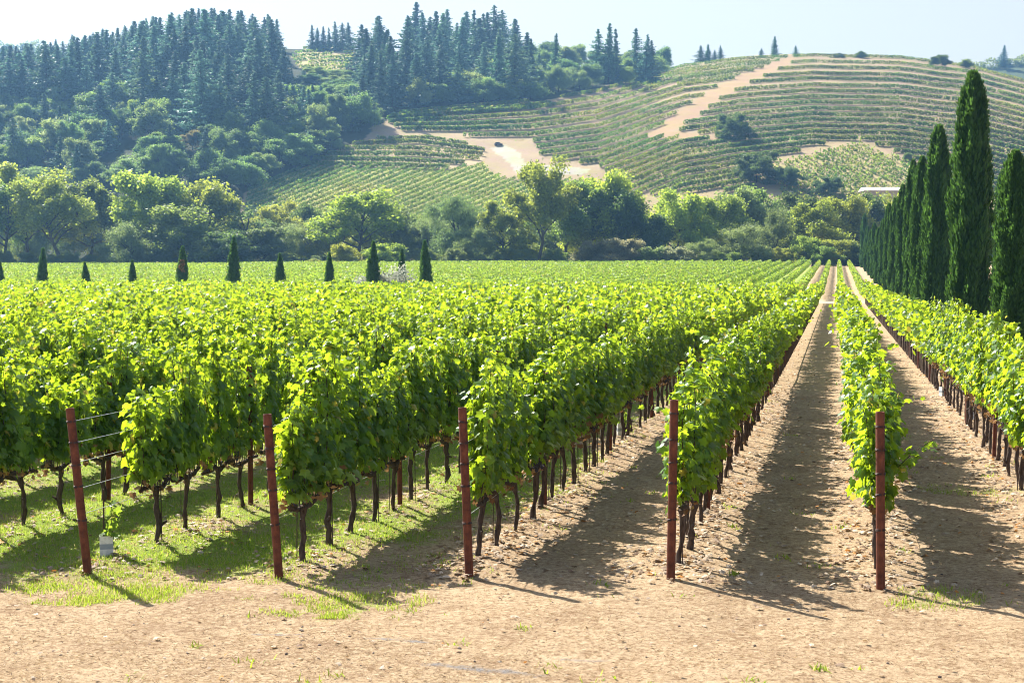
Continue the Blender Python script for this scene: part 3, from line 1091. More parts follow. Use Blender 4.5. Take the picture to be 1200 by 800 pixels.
# small stones on the headland
b = MB()
ico = bmesh.new()
bmesh.ops.create_icosphere(ico, subdivisions=1, radius=1)
iv = np.array([q.co[:] for q in ico.verts])
iff = np.array([[q.index for q in fc.verts] for fc in ico.faces])
ico.free()
for q in range(420):
    y = 10.8 + 9 * r.uniform() ** 1.6
    x = r.uniform(-0.62, 0.17) * y
    s = 0.005 + 0.016 * r.uniform() ** 4
    vv = iv * (s * np.array([1, 0.8, 0.6]) * r.uniform(0.7, 1.3, 3)) * (1 + 0.15 * r.normal(size=(len(iv), 1)))
    a = r.uniform(0, 6.28)
    vv = np.column_stack([vv[:, 0] * math.cos(a) - vv[:, 1] * math.sin(a), vv[:, 0] * math.sin(a) + vv[:, 1] * math.cos(a), vv[:, 2]])
    b.add(vv + (x, y, float(gz(x, y)) + s * 0.25), iff)
t = NT('stone')
rnd = t.n('ShaderNodeNewGeometry').outputs['Random Per Island']
M['stone'] = t.finish(t.bsdf(t.mix(rnd, (0.08, 0.06, 0.05), (0.30, 0.24, 0.19)), 0.9))
tag(b.build('gravel', M['stone']), 'small stones and clods on the dry headland', 'gravel', kind='stuff')

# ------------------------------------------------------------------ hillside vine rows
cents = []


def hill_row(us, vs, mask, cut=None, per=4, gaps=0.0, size=1.0, hgt=1.7, step=0.5):
    u = np.arange(us[0], us[-1], step)
    v = np.interp(u, us, vs)
    v = v + 0.35 * vnoise(u, v * 0 + us[0], 30, 3)
    m = inside(mask, u, v)
    if cut is not None:
        ju = rv.normal() * 0.8
        for cc in cut:
            m &= ~inside(cc, u + ju, v)
    if gaps > 0.1:
        m &= rv.uniform(size=len(u)) > gaps
        m &= vnoise(u, v * 3, 9, 12) > -0.75
    u, v = u[m], v[m]
    if not len(u):
        return
    thin = vnoise(u + 31 * rv.integers(50), v, 22, 18) + 0.5 * rv.normal(size=len(u)) > -1.05
    u, v = u[thin], v[thin]
    p = hill(u, v)
    pp = np.repeat(p, per, 0)
    k = len(pp)
    pp += np.column_stack([rv.normal(size=k) * 0.22, rv.normal(size=k) * 0.22, 0.25 + (hgt - 0.25) * rv.uniform(size=k)])
    cents.append(np.column_stack([pp, np.full(k, size)]))


KU = [455, 540, 620, 700, 800, 870, 950, 1050, 1130, 1200, 1330]
KT = [136, 128, 121, 109, 79, 70.5, 67, 69, 79, 98, 126]
KB = [228, 264, 285, 279, 235, 222, 212, 214, 222, 240, 268]
NR = 21
for q in range(NR + 1):
    s = q / NR
    s += 0.0022 * rv.normal()
    hill_row(KU, [a * (1 - s) + bb * s for a, bb in zip(KT, KB)], MAIN, [TRACK], int(rv.integers(7, 10)), 0.02, 0.72, 1.9)
TOPB = [(700, 105), (800, 72), (860, 66), (925, 64), (905, 76), (870, 88), (830, 95), (760, 104)]
for q in range(1, 9):
    s = (q - 0.5) / NR
    hill_row(KU, [a * (1 - s) + bb * s for a, bb in zip(KT, KB)], TOPB, None, 6, 0.0, 0.7, 1.6)
hill_row([458, 500, 540, 600, 645], [139, 135, 131, 128.5, 123], MAIN, None, 6, 0, 1.2, 1.9)
hill_row([455, 500, 540, 590], [141, 138, 134, 130], MAIN, None, 6, 0, 1.2, 1.9)
for us, vs in (([443, 502, 548], [165, 164, 171]), ([415, 490, 568], [170.5, 168, 178]), ([400, 490, 566], [176, 176, 183]), ([385, 490, 562], [182, 183, 188]),
               ([372, 460, 545], [188, 189.5, 193]), ([362, 450, 525], [194, 195.5, 198])):
    hill_row(us, vs, [(300, 100), (600, 100), (600, 220), (300, 220)], None, 8, 0.02, 0.65, 1.8)
for v0 in np.arange(190, 520, 5.6):
    hill_row([280, 745], [v0, v0 - 0.42 * 465], LOWER, None, 5, 0.02, 0.6, 1.4)
for v0 in np.arange(60, 360, 5.2):
    hill_row([890, 1090], [v0, v0 + 0.5 * 200], VINE4, None, 3, 0.38, 0.9, 1.5)
for v0 in np.arange(48, 110, 4.4):
    hill_row([335, 420], [v0 + 3, v0 - 4], PATCH, None, 3, 0.15, 1.0, 1.5)
q_u, q_v = rv.uniform(455, 1290, 3500), rv.uniform(62, 260, 3500)      # grass and weeds on the banks between rows
q_m = inside(MAIN, q_u, q_v) & ~inside(TRACK, q_u, q_v) & (vnoise(q_u, q_v * 3, 40, 19) > -0.2)
q_p = hill(q_u[q_m], q_v[q_m])
cents.append(np.column_stack([q_p + (0, 0, 0.15), rv.uniform(0.3, 0.6, len(q_p))]))
A = np.vstack(cents)
b = MB()
v, f = diamonds(A[:, :3], A[:, 3] * 1.0, 0.2, 0.8)
b.add(v, f)
tag(b.build('hillside_vineyard_foliage', M['hill_vine_leaf']), 'contour rows of green vines terracing the open hill', 'vineyard', kind='stuff')

# ------------------------------------------------------------------ trees


def broadleaf(seed, kind):
    """unit-height tree; returns trunk mesh builder and crown mesh builder"""
    r = np.random.default_rng(seed)
    tb, cb = MB(), MB()
    tips = []
    P_ = dict(open=(0.26, 8, 0.38, 0.105, 330, 0.028), round=(0.10, 9, 0.44, 0.135, 380, 0.032), willow=(0.08, 9, 0.42, 0.125, 420, 0.026),
              bush=(0.05, 9, 0.58, 0.15, 260, 0.045), oak=(0.12, 8, 0.46, 0.20, 360, 0.040), sparse=(0.22, 6, 0.30, 0.07, 40, 0.028))[kind]
    first, nl, spread, rad, per, leaf = P_
    lean = r.normal(size=2) * 0.05
    zt = np.linspace(-0.02, 0.72 if kind in ('open', 'sparse') else 0.6, 9)
    tr = np.column_stack([lean[0] * zt * 2 + np.cumsum(r.normal(size=9)) * 0.012, lean[1] * zt * 2 + np.cumsum(r.normal(size=9)) * 0.012, zt])
    r0 = 0.022 if kind != 'bush' else 0.012
    tb.tube(tr, np.linspace(r0, 0.006, 9) * np.array([1.35] + [1] * 8), 7, 0)
    tips.append((tr[-1] + (0, 0, 0.10), rad))
    tips.append((tr[-3] + r.normal(size=3) * 0.03, rad))
    ang0 = r.uniform(0, 6.28)
    for q in range(nl + 4):
        f = q / (nl + 3)
        zb = first + (0.62 - first) * f * 0.9
        base = np.array([np.interp(zb, zt, tr[:, c]) for c in range(3)])
        a = ang0 + q * 2.4 + r.normal() * 0.3
        L = spread * (1 - 0.55 * f ** 1.5) * r.uniform(0.7, 1.12)
        rise = (0.18 + 0.28 * f + r.normal() * 0.07) * (0.75 if kind in ('bush', 'oak') else 1)
        if kind == 'willow':
            rise *= 0.8
        m = 6
        s = np.linspace(0, 1, m)
        br = base + np.column_stack([math.cos(a) * L * s, math.sin(a) * L * s, rise * s ** 0.8]) + np.cumsum(r.normal(size=(m, 3)) * 0.012, 0) * (s > 0)[:, None]
        tb.tube(br, np.linspace(r0 * 0.5 * (1 - 0.4 * f), 0.003, m), 5, 0, cap=False)
        tips.append((br[-1], rad * r.uniform(0.6, 1.2)))
        tips.append((br[-3] + (0, 0, 0.03), rad * r.uniform(0.7, 1.0)))
        for e in range(3):
            i = r.integers(2, m - 1)
            d = r.normal(size=3) * 0.5 + (math.cos(a) * 0.5, math.sin(a) * 0.5, 0.6)
            d *= L * 0.42 / np.linalg.norm(d)
            tb.tube([br[i], br[i] + d * 0.5 + r.normal(size=3) * 0.01, br[i] + d], [r0 * 0.2, r0 * 0.14, 0.002], 4, 0, cap=False)
            tips.append((br[i] + d, rad * r.uniform(0.45, 1.1)))
    for (c, rr) in tips:
        n = int(per * r.uniform(0.7, 1.2))
        d = r.normal(size=(n, 3))
        d /= np.linalg.norm(d, axis=1)[:, None]
        rad_ = rr * r.uniform(0.15, 1, n) ** 0.45 * (1 + 0.25 * r.normal(size=n))
        p = c + d * rad_[:, None] * (1.0, 1.0, 0.85)
        if kind == 'willow':
            p[:, 2] -= np.abs(r.normal(size=n)) * 0.05
        p[:, 2] = np.maximum(p[:, 2], 0.01 + 0.02 * r.uniform(size=n))
        up = np.array([0, 0, -1.0]) if kind == 'willow' else None
        v, f = diamonds(p, leaf, 0.25, 0.4 if kind == 'willow' else 0.7, up, r)
        cb.add(v, f)
    # normalise to unit height
    top = max(x.max(0)[2] for x in cb.v)
    for bb in (tb, cb):
        bb.v = [x / top for x in bb.v]
    return tb, cb


TREE = {}
for kind, seeds in dict(open=(1, 2, 3, 4), round=(11, 12, 13, 14), willow=(21, 22, 23), bush=(31, 32, 33), oak=(41, 42, 43, 44), sparse=(51,)).items():
    for s in seeds:
        tb, cb = broadleaf(s, kind)
        w_ = np.percentile(np.hypot(np.vstack(cb.v)[:, 0], np.vstack(cb.v)[:, 1]), 93)
        TREE.setdefault(kind, []).append((tb.mesh('trunk', M['bark']), cb.mesh('crown', M['crown']), w_))

COLR = dict(yg=(1.6, 1.5, 0.95), bright=(1.55, 1.6, 0.95), yellow=(2.1, 1.75, 0.8), green=(1.15, 1.25, 1.0), dark=(0.62, 0.75, 0.75),
            grey=(1.25, 1.3, 1.75), greyd=(0.95, 1.05, 1.35), brown=(1.55, 1.25, 2.9), lime=(1.9, 1.9, 0.95))
rt_ = np.random.default_rng(9)
TCOUNT = {}


def tree(kind, x, y, z, h, width, colr, label, group=None, name=None, cat='tree'):
    lst = TREE[kind]
    i = TCOUNT.get(kind, 0)
    TCOUNT[kind] = i + 1
    tm, cm, w_ = lst[i % len(lst)]
    o = empty(name or ('bush' if kind == 'bush' else 'broadleaf_tree'), (x, y, z - 0.1), rt_.uniform(0, 6.28))
    sw = 1.15 * width / w_
    o.scale = (sw, sw, h)
    cr = link('crown', cm, o)
    link('trunk', tm, o)
    k = tuple(1.04 * q for q in COLR[colr]) if isinstance(colr, str) else colr
    j = 1 + rt_.normal() * 0.08
    cr.color = (k[0] * j * (1 + rt_.normal() * 0.05), k[1] * j, k[2] * j, 1)
    tag(o, label, cat, group)
    return o


RIP = [  # picture column, top, half width in px, distance, kind, colour, label
    (6, 206, 40, 340, 'open', 'green', 'dark green tree with a bare trunk at the photo\'s edge by the field'),
    (36, 194, 42, 350, 'open', 'yg', 'tall airy yellow-green tree with forked trunk, leftmost tall one by the field'),
    (76, 197, 44, 338, 'open', 'yg', 'tall airy tree with two dark stems, left of the round grey-green bush'),
    (110, 208, 36, 352, 'open', 'green', 'tall leafy tree leaning over the grey-green bush by the field'),
    (152, 258, 34, 328, 'willow', 'greyd', 'round grey-green willow bush with foliage to the ground'),
    (178, 288, 20, 325, 'bush', 'greyd', 'low grey shrub right of the round willow bush'),
    (186, 202, 46, 346, 'round', 'bright', 'broad bright green tree rising behind the willow bush'),
    (238, 206, 48, 350, 'round', 'bright', 'broad yellow-green tree with a rounded top, right half of the big pair'),
    (222, 240, 44, 334, 'round', 'green', 'deep green tree standing in front of the two big bright crowns'),
    (264, 268, 30, 330, 'round', 'dark', 'dark green low tree right of the deep green one'),
    (288, 236, 34, 345, 'sparse', 'grey', 'thin grey half-bare tree with visible branches'),
    (306, 266, 28, 336, 'round', 'greyd', 'grey-green low tree behind the thin half-bare one'),
    (334, 258, 24, 345, 'willow', 'grey', 'pale willow left of the yellowing tree'),
    (360, 256, 22, 350, 'willow', 'grey', 'pale willow standing beside the yellowing tree'),
    (420, 219, 46, 346, 'open', 'lime', 'yellowing open tree with dark branches in front of the vineyard slope'),
    (388, 254, 26, 350, 'round', 'yg', 'small yellow-green tree at the foot of the yellowing tree'),
    (402, 284, 18, 328, 'bush', 'yellow', 'bright yellow shrub below the yellowing tree'),
    (452, 284, 22, 328, 'bush', 'lime', 'yellow-green shrub behind the tallest small cypress pair'),
    (476, 240, 30, 356, 'round', 'grey', 'grey-green tree between the yellowing tree and the big willow'),
    (506, 246, 28, 356, 'willow', 'grey', 'pale silvery tree leaning against the big willow'),
    (536, 220, 34, 342, 'willow', 'greyd', 'big dark grey willow with drooping crown'),
    (556, 262, 22, 334, 'willow', 'grey', 'silvery shrub at the foot of the big willow'),
    (592, 236, 28, 336, 'open', 'yg', 'slender leaning tree left of the tall forked tree'),
    (630, 180, 36, 334, 'open', 'yg', 'tall tree with a dark forked trunk, highest along the field'),
    (610, 272, 22, 342, 'round', 'yg', 'small light green tree behind the tall forked trunk'),
    (662, 208, 38, 346, 'open', 'green', 'leafy green tree right of the tall forked tree'),
    (688, 232, 32, 350, 'round', 'green', 'dense green tree left of the bright yellow-green crown'),
    (716, 197, 42, 352, 'round', 'lime', 'bright yellow-green tree with a broad crown above brown shrubs'),
    (752, 222, 32, 346, 'round', 'dark', 'dark green tree right of the bright yellow-green crown'),
    (698, 280, 22, 327, 'bush', 'brown', 'dull brown shrub, left one of the brown pair'),
    (727, 277, 22, 326, 'bush', 'brown', 'dull brown shrub, taller one of the brown pair'),
    (764, 288, 16, 326, 'bush', 'grey', 'small silvery shrub between brown shrubs'),
    (790, 288, 20, 326, 'bush', 'brown', 'low purplish brown shrub below the lime crowns'),
    (826, 278, 20, 328, 'willow', 'grey', 'pointed silvery shrub right of the purplish one'),
    (796, 222, 36, 350, 'round', 'lime', 'lime green tree with spreading crown, left of two'),
    (836, 230, 34, 356, 'round', 'bright', 'lime green tree with spreading crown, right of two'),
    (866, 216, 34, 372, 'round', 'grey', 'grey-green rounded tree below the dark oaks'),
    (902, 218, 36, 376, 'round', 'green', 'green rounded tree right of the grey-green crown below the oaks'),
    (936, 226, 32, 380, 'round', 'dark', 'dark green tree behind the bright spotted tree'),
    (872, 258, 30, 334, 'willow', 'grey', 'wide grey olive-like tree low in front of the lime trees'),
    (906, 240, 24, 342, 'willow', 'greyd', 'upright grey olive-like tree beside the bright spotted tree'),
    (952, 232, 34, 348, 'open', 'bright', 'bright green tree with yellow spots left of the cypress avenue'),
    (984, 230, 30, 362, 'round', 'yg', 'yellow-green tree just left of the cypress avenue\'s far end'),
    (1012, 222, 30, 368, 'round', 'dark', 'dark tree peering over the far cypresses'),
    (1036, 222.5, 28, 374, 'round', 'yg', 'light tree behind the far cypresses'),
    (944, 276, 20, 332, 'round', 'bright', 'small bright tree at the field end of the central row'),
    (984, 280, 24, 331, 'round', 'yg', 'rounded green tree closing the central dirt aisle'),
    (960, 286, 18, 327, 'bush', 'green', 'low green shrub left of the central dirt aisle\'s far end'),
    (1012, 284, 18, 330, 'bush', 'greyd', 'grey-green shrub at the foot of the far cypresses'),
    (1065, 240, 34, 380, 'round', 'green', 'green tree glimpsed between the middle cypresses'),
    (1110, 250, 30, 380, 'round', 'yg', 'green tree behind the second tallest cypress'),
    (1168, 246, 26, 380, 'round', 'green', 'green tree glimpsed right of the tallest cypress'),
    (1204, 250, 30, 380, 'round', 'yg', 'green tree at the photo\'s edge behind the nearest cypress'),
]
for (u, vt, hw, Z, kind, colr, lab) in RIP:
    Z += 31
    x, y = column(u, Z)
    z = float(ground_z(x, y))
    h = (height_for(vt, Z) - z) * 1.03
    tree(kind, x, y, z, h, hw / F * Z, colr, lab, 'trees along the creek')
# understorey shrubs along the field edge
for u in np.arange(-30, 1040, 15):
    if rt_.uniform() < 0.12:
        continue
    Z = rt_.uniform(358, 370)
    x, y = column(u + rt_.normal() * 5, Z)
    z = float(ground_z(x, y))
    tree('bush', x, y, z, rt_.uniform(2.2, 5.2), rt_.uniform(1.8, 3.4), rt_.choice(['grey', 'greyd', 'green', 'yg', 'green', 'brown' if 680 < u < 880 else 'yg', 'yellow' if rt_.uniform() < 0.3 else 'green']),
         'low shrub in the continuous undergrowth at the edge of the far field', 'shrubs along the field edge', cat='shrub')
# second line that fills the creek bank
for u in np.arange(-40, 1230, 33):
    Z = rt_.uniform(400, 440)
    x, y = column(u + rt_.normal() * 7, Z)
    top = rt_.uniform(226, 256)
    tree(rt_.choice(['round', 'round', 'willow', 'oak']), x, y, 3.6, height_for(top, Z) - 3.6, rt_.uniform(4.5, 6.5), rt_.choice(['green', 'grey', 'dark', 'greyd', 'yg']),
         'tree filling in behind the front line of creek trees', 'trees behind the creek line')


def conifer(seed, slim=1.0):
    r = np.random.default_rng(seed)
    b = MB()
    b.tube([(0, 0, -0.03), (0, 0, 0.5), (0, 0, 0.985)], [0.013, 0.008, 0.0015], 6, 1)
    z = 0.06
    while z < 0.99:
        f = (z - 0.06) / 0.94
        L = 0.245 * slim * (1 - f) ** 0.95 * (0.8 + 0.4 * r.uniform()) + 0.007
        nb = 7 if f < 0.8 else 5
        a0 = r.uniform(0, 6.28)
        for q in range(nb):
            if r.uniform() < 0.2:
                continue
            a = a0 + q * 6.283 / nb + r.normal() * 0.25
            l = L * r.uniform(0.45, 1.35) * (1 + 0.3 * math.sin(2 * a + seed) + 0.2 * math.sin(3 * a + 9 * z))
            m = max(2, int(4 + l * 40))
            s = np.linspace(0.12, 1, m)
            dx, dy = math.cos(a), math.sin(a)
            c = np.column_stack([dx * l * s, dy * l * s, z - l * 0.45 * s + 0.28 * l * s ** 2.2])
            for rep in range(2):
                p = c + r.normal(size=c.shape) * (0.006, 0.006, 0.004)
                v, fc = diamonds(p, 0.046 * (1.15 - 0.5 * f), 0.9, 0.6, np.array([dx, dy, -0.35]), r)
                b.add(v, fc, 0)
        z += 0.029 * (1.1 - 0.4 * f) * r.uniform(0.7, 1.3)
    return b.mesh('conifer', [M['needles'], M['bark']])


CON = [conifer(s, sl) for s, sl in ((61, 1.0), (62, 0.8), (63, 1.25), (64, 0.95), (65, 0.7), (66, 1.1), (67, 1.4))]
nc = [0]


def put_conifer(p, h, label, group, wide=1.0, colr=None):
    o = link('conifer', CON[nc[0] % len(CON)])
    nc[0] += 1
    o.location = (p[0], p[1], p[2] - 0.3)
    o.scale = (h * wide, h * wide, h)
    o.rotation_euler = (rt_.normal() * 0.03, rt_.normal() * 0.03, rt_.uniform(0, 6.28))
    j = rt_.uniform(0.6, 1.6)
    k = colr or (j * rt_.uniform(0.85, 1.15), j * 1.02, j * rt_.uniform(0.85, 1.2))
    o.color = (*k, 1)
    tag(o, label, 'tree', group)
    return o


def cap(p, h):
    """keeps trees from growing over the high vineyard patch"""
    u, v = proj(p)
    if 334 < u < 420 and 62 < v < 190:
        h = max(5, min(h, (v - 99) / F * ((p - CAMP) @ FW)))
    return h


def scatter(poly, dist, tries, rng):
    us, vs = [q[0] for q in poly], [q[1] for q in poly]
    got = []
    u, v = rng.uniform(min(us), max(us), tries), rng.uniform(min(vs), max(vs), tries)
    m = inside(poly, u, v)
    P = hill(u[m], v[m])
    for p in P:
        if all((p[0] - q[0]) ** 2 + (p[1] - q[1]) ** 2 > dist ** 2 for q in got):
            got.append(p)
    return got


CLEAR = [(196, 150), (240, 150), (240, 205), (200, 215)]
rs = np.random.default_rng(21)
CONZ = [(-90, 95), (0, 78), (60, 64), (150, 44), (200, 36), (260, 34), (325, 56), (345, 75), (352, 105), (372, 150), (320, 172), (262, 172), (222, 146), (170, 140), (120, 132), (60, 140), (-90, 168)]
SKY_U, SKY_V = [-90, 0, 60, 100, 150, 200, 240, 290, 325, 345, 360], [66, 54, 47, 40, 26, 13, 8, 12, 18, 34, 70]
for p in scatter(CONZ, 6.8, 4200, rs)[:215]:
    u, v = proj(p)
    hmax = (v - np.interp(u, SKY_U, SKY_V) - 10 * rs.uniform() ** 2) / F * ((p - CAMP) @ FW)
    put_conifer(p, cap(p, max(9, min(hmax, rs.uniform(17, 33)))), 'dark blue-green conifer in the dense forest covering the left hill', 'conifers of the left hill forest', rs.uniform(1.15, 1.6))
CONM = [(428, 72), (500, 64), (575, 66), (600, 76), (650, 92), (640, 112), (560, 122), (470, 131), (430, 150), (410, 130), (418, 95)]
for p in scatter(CONM, 7.5, 2000, rs)[:80]:
    put_conifer(p, cap(p, rs.uniform(15, 31)), 'dark conifer in the tall stand above the contour vineyard', 'conifers above the vineyard', rs.uniform(1.05, 1.5))
for (u, vb, vt, lab) in ((452, 92, 34, 'spire conifer at the left end of the tall stand'), (497, 80, 14, 'tall spire conifer on the skyline, tallest of the stand\'s left half'),
                         (512, 82, 20, 'tall conifer just right of the tallest left spire'), (556, 82, 12, 'tall conifer left of the twin skyline spires'),
                         (568, 84, 14, 'left one of the twin skyline spires'), (583, 84, 6, 'right one of the twin skyline spires, the stand\'s highest top'),
                         (536, 86, 34, 'shorter pointed conifer between the taller spires'), (648, 100, 38, 'lone pointed conifer among rounded skyline trees'),
                         (700, 96, 34, 'skyline conifer at the left of a dark clump'), (712, 98, 26, 'tallest skyline conifer of the dark clump'), (722, 98, 34, 'skyline conifer at the right of the dark clump'),
                         (745, 96, 32, 'tallest of three dark conifers by the vineyard\'s upper edge'), (755, 97, 40, 'middle of three dark conifers by the vineyard\'s upper edge'),
                         (764, 96, 46, 'shortest of three dark conifers by the vineyard\'s upper edge')):
    p = hill(u, vb)[0]
    Z = (p - CAMP) @ FW
    put_conifer(p, (vb - vt) / F * Z, lab, 'conifers above the vineyard', 0.95)
for u in (368, 374, 381, 388, 395, 403, 411):
    p = hill(u, 60)[0]
    put_conifer(p, rs.uniform(12, 16), 'small conifer in the dark skyline row above the high vineyard patch', 'skyline conifers above the high patch', 1.1)
for (u, vb, vt, lab) in ((905, 66, 44, 'lone dark conifer on the vineyard hill\'s crest'), (820, 73, 55, 'left conifer of the crest clump at the vineyard\'s upper corner'),
                         (828, 72, 53, 'middle conifer of the crest clump at the vineyard\'s upper corner'), (843, 71, 55, 'right conifer of the crest clump at the vineyard\'s upper corner'),
                         (836, 71, 60, 'shortest conifer of the crest clump'), (890, 67, 58, 'tiny conifer left of the lone crest conifer'),
                         (930, 66, 55, 'small pointed conifer right of the lone crest conifer')):
    p = hill(u, vb)[0]
    Z = (p - CAMP) @ FW
    put_conifer(p, (vb - vt) / F * Z + 1, lab, 'conifers on the crest', 1.5)

OAKZ = [(-90, 130), (60, 122), (150, 118), (240, 140), (345, 118), (360, 82), (420, 92), (432, 150), (365, 190), (290, 222), (240, 226), (-90, 226)]
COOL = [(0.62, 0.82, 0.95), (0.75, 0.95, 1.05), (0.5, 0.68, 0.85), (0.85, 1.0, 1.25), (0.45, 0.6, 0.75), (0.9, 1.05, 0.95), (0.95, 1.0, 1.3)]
for p in scatter(OAKZ, 7.0, 3600, rs)[:140]:
    u, v = proj(p)
    if inside(CLEAR, u, v):
        continue
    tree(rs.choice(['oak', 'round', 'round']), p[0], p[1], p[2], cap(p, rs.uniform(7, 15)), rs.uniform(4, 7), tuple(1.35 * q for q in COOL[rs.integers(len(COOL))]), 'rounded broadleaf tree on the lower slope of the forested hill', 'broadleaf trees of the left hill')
for p in scatter(OAKZ, 13.0, 900, rs)[:45]:
    u, v = proj(p)
    if inside(CLEAR, u, v):
        continue
    put_conifer(p, cap(p, rs.uniform(10, 20)), 'small conifer among the rounded trees of the lower left slope', 'conifers among the lower slope trees', rs.uniform(1.2, 1.6))
OAKM = [(590, 72), (680, 74), (760, 82), (800, 76), (770, 89), (705, 103), (640, 116), (480, 128), (470, 120), (600, 95)]
for p in scatter(OAKM, 8.0, 1500, rs)[:45]:
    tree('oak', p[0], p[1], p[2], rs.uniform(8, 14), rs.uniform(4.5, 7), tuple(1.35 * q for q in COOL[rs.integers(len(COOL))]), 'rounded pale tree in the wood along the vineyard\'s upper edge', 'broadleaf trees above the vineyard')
for (u, vb, vt, hw, kind, colr, lab) in (
        (158, 150, 116, 9, 'round', 'lime', 'bright yellow-green tree standing out on the forested hill'),
        (132, 170, 146, 9, 'round', 'bright', 'light green pointed tree below the bright yellow-green one'),
        (193, 172, 150, 9, 'round', 'bright', 'light green tree beside the hillside house'),
        (228, 176, 150, 13, 'round', (1.35, 0.9, 1.3), 'reddish brown tree beside the hillside clearing'),
        (188, 138, 122, 12, 'round', (1.3, 0.95, 1.3), 'brownish tree right of the bright yellow-green one'),
        (857, 164, 131, 19, 'bush', (0.55, 0.75, 0.8), 'lone dark round oak among the contour rows'),
        (885, 214, 177, 26, 'bush', (0.5, 0.65, 0.75), 'large dark spreading oak at the foot of the contour rows'),
        (917, 219, 194, 18, 'bush', (0.5, 0.65, 0.75), 'dark oak right of the large spreading one'),
        (968, 228, 206, 16, 'bush', (0.55, 0.7, 0.8), 'dark oak below the dotted vine slope'),
        (1100, 78, 63, 8, 'oak', 'dark', 'dark round tree on the crest near the tallest cypress'),
        (1090, 77, 66, 5, 'oak', 'dark', 'small tree left of the dark round one on the crest'),
        (1006, 68, 60, 7, 'oak', 'dark', 'small round tree on the middle of the crest'),
        (980, 68, 62, 7, 'bush', 'dark', 'low bush on the crest'),
        (1128, 80, 68, 7, 'oak', 'green', 'tree on the crest just left of the tallest cypress'),
        (1062, 190, 178, 5, 'oak', 'greyd', 'small tree at the end of the hill track')):
    p = hill(u, vb)[0]
    Z = (p - CAMP) @ FW
    tree(kind, p[0], p[1], p[2], (vb - vt) / F * Z, hw / F * Z, colr, lab, 'single trees on the hills', name=None if u == 980 else 'broadleaf_tree')
# woods on the far ridges: one hazy mass
cents = []
for (u, vv, Z) in [(u_, np.interp(u_, [1060, 1120, 1160, 1200, 1240], [94, 86, 80, 76, 73]), 1350.0) for u_ in np.arange(1070, 1300, 6)] + \
        [(u_, 58 + 0.02 * u_, 1450.0) for u_ in np.arange(-60, 60, 8)]:
    for dz in (0, -70, -130, -190):
        x, y = column(u + rs.normal() * 3, Z + dz)
        k = np.interp(dz, [-200, -90, 0], [0.42, 0.78, 1.0])
        n = 260
        d = rs.normal(size=(n, 3))
        d /= np.linalg.norm(d, axis=1)[:, None]
        hh = rs.uniform(5, 9)
        cents.append(d * rs.uniform(0.4, 1, n)[:, None] ** 0.5 * (hh, hh, hh * 0.9) + (x, y, height_for(vv, Z) * k + hh * 0.4 - 3))
b = MB()
v, f = diamonds(np.vstack(cents), 1.7, 0.4, 0.8)
b.add(v, f)
tag(b.build('far_wood', [M['crown']]), 'hazy woods covering the farthest ridges', 'wood', kind='stuff')
x, y = column(1171, 1340)
put_conifer((x, y, height_for(80, 1340)), 19, 'pointed conifer on the far hazy ridge', 'trees on the far ridges', 1.3)

# cypresses


def cypress(seed, nleaf, leaf, ragged=0.1, flame=False):
    """unit height, unit radius 1 at the widest"""
    r = np.random.default_rng(seed)
    cb, tb = MB(), MB()
    tb.tube([(0, 0, -0.03), (0, 0, 0.06), (0, 0, 0.3)], [0.22, 0.16, 0.1], 8, 0)

    def rad(z, a):
        base = np.interp(z, [0.02, 0.05, 0.12, 0.3, 0.5, 0.7, 0.85, 0.94, 1.0], [0.6, 0.84, 0.95, 1.0, 0.97, 0.87, 0.69, 0.47, 0.10])
        if flame:
            base = np.interp(z, [0.02, 0.05, 0.12, 0.3, 0.5, 0.7, 0.85, 0.94, 1.0], [0.5, 0.8, 0.95, 1.0, 0.88, 0.62, 0.36, 0.17, 0.03])
        rip = 0.13 * np.sin(a * 5 + seed + 2.2 * np.sin(z * 9)) + 0.07 * np.sin(a * 11 - z * 14 + seed)
        return base * (1 + rip + ragged * vnoise(a * 1.2, z * 9, 0.6, seed))
    zz = np.linspace(0.03, 0.985, 34)
    aa = np.linspace(0, 2 * math.pi, 20, endpoint=False)
    Zg, Ag = np.meshgrid(zz, aa, indexing='ij')
    Rg = rad(Zg, Ag) * 0.80
    v = np.stack([Rg * np.cos(Ag), Rg * np.sin(Ag), Zg], -1).reshape(-1, 3)
    n1 = len(aa)
    f = [(i * n1 + j, i * n1 + (j + 1) % n1, (i + 1) * n1 + (j + 1) % n1, (i + 1) * n1 + j) for i in range(len(zz) - 1) for j in range(n1)]
    cb.add(v, f, 0, True)
    z = r.uniform(0.025, 1.0, nleaf)
    a = r.uniform(0, 2 * math.pi, nleaf)
    rr = rad(z, a) * r.uniform(0.78, 1.08, nleaf)
    return cb, tb, z, a, rr, r


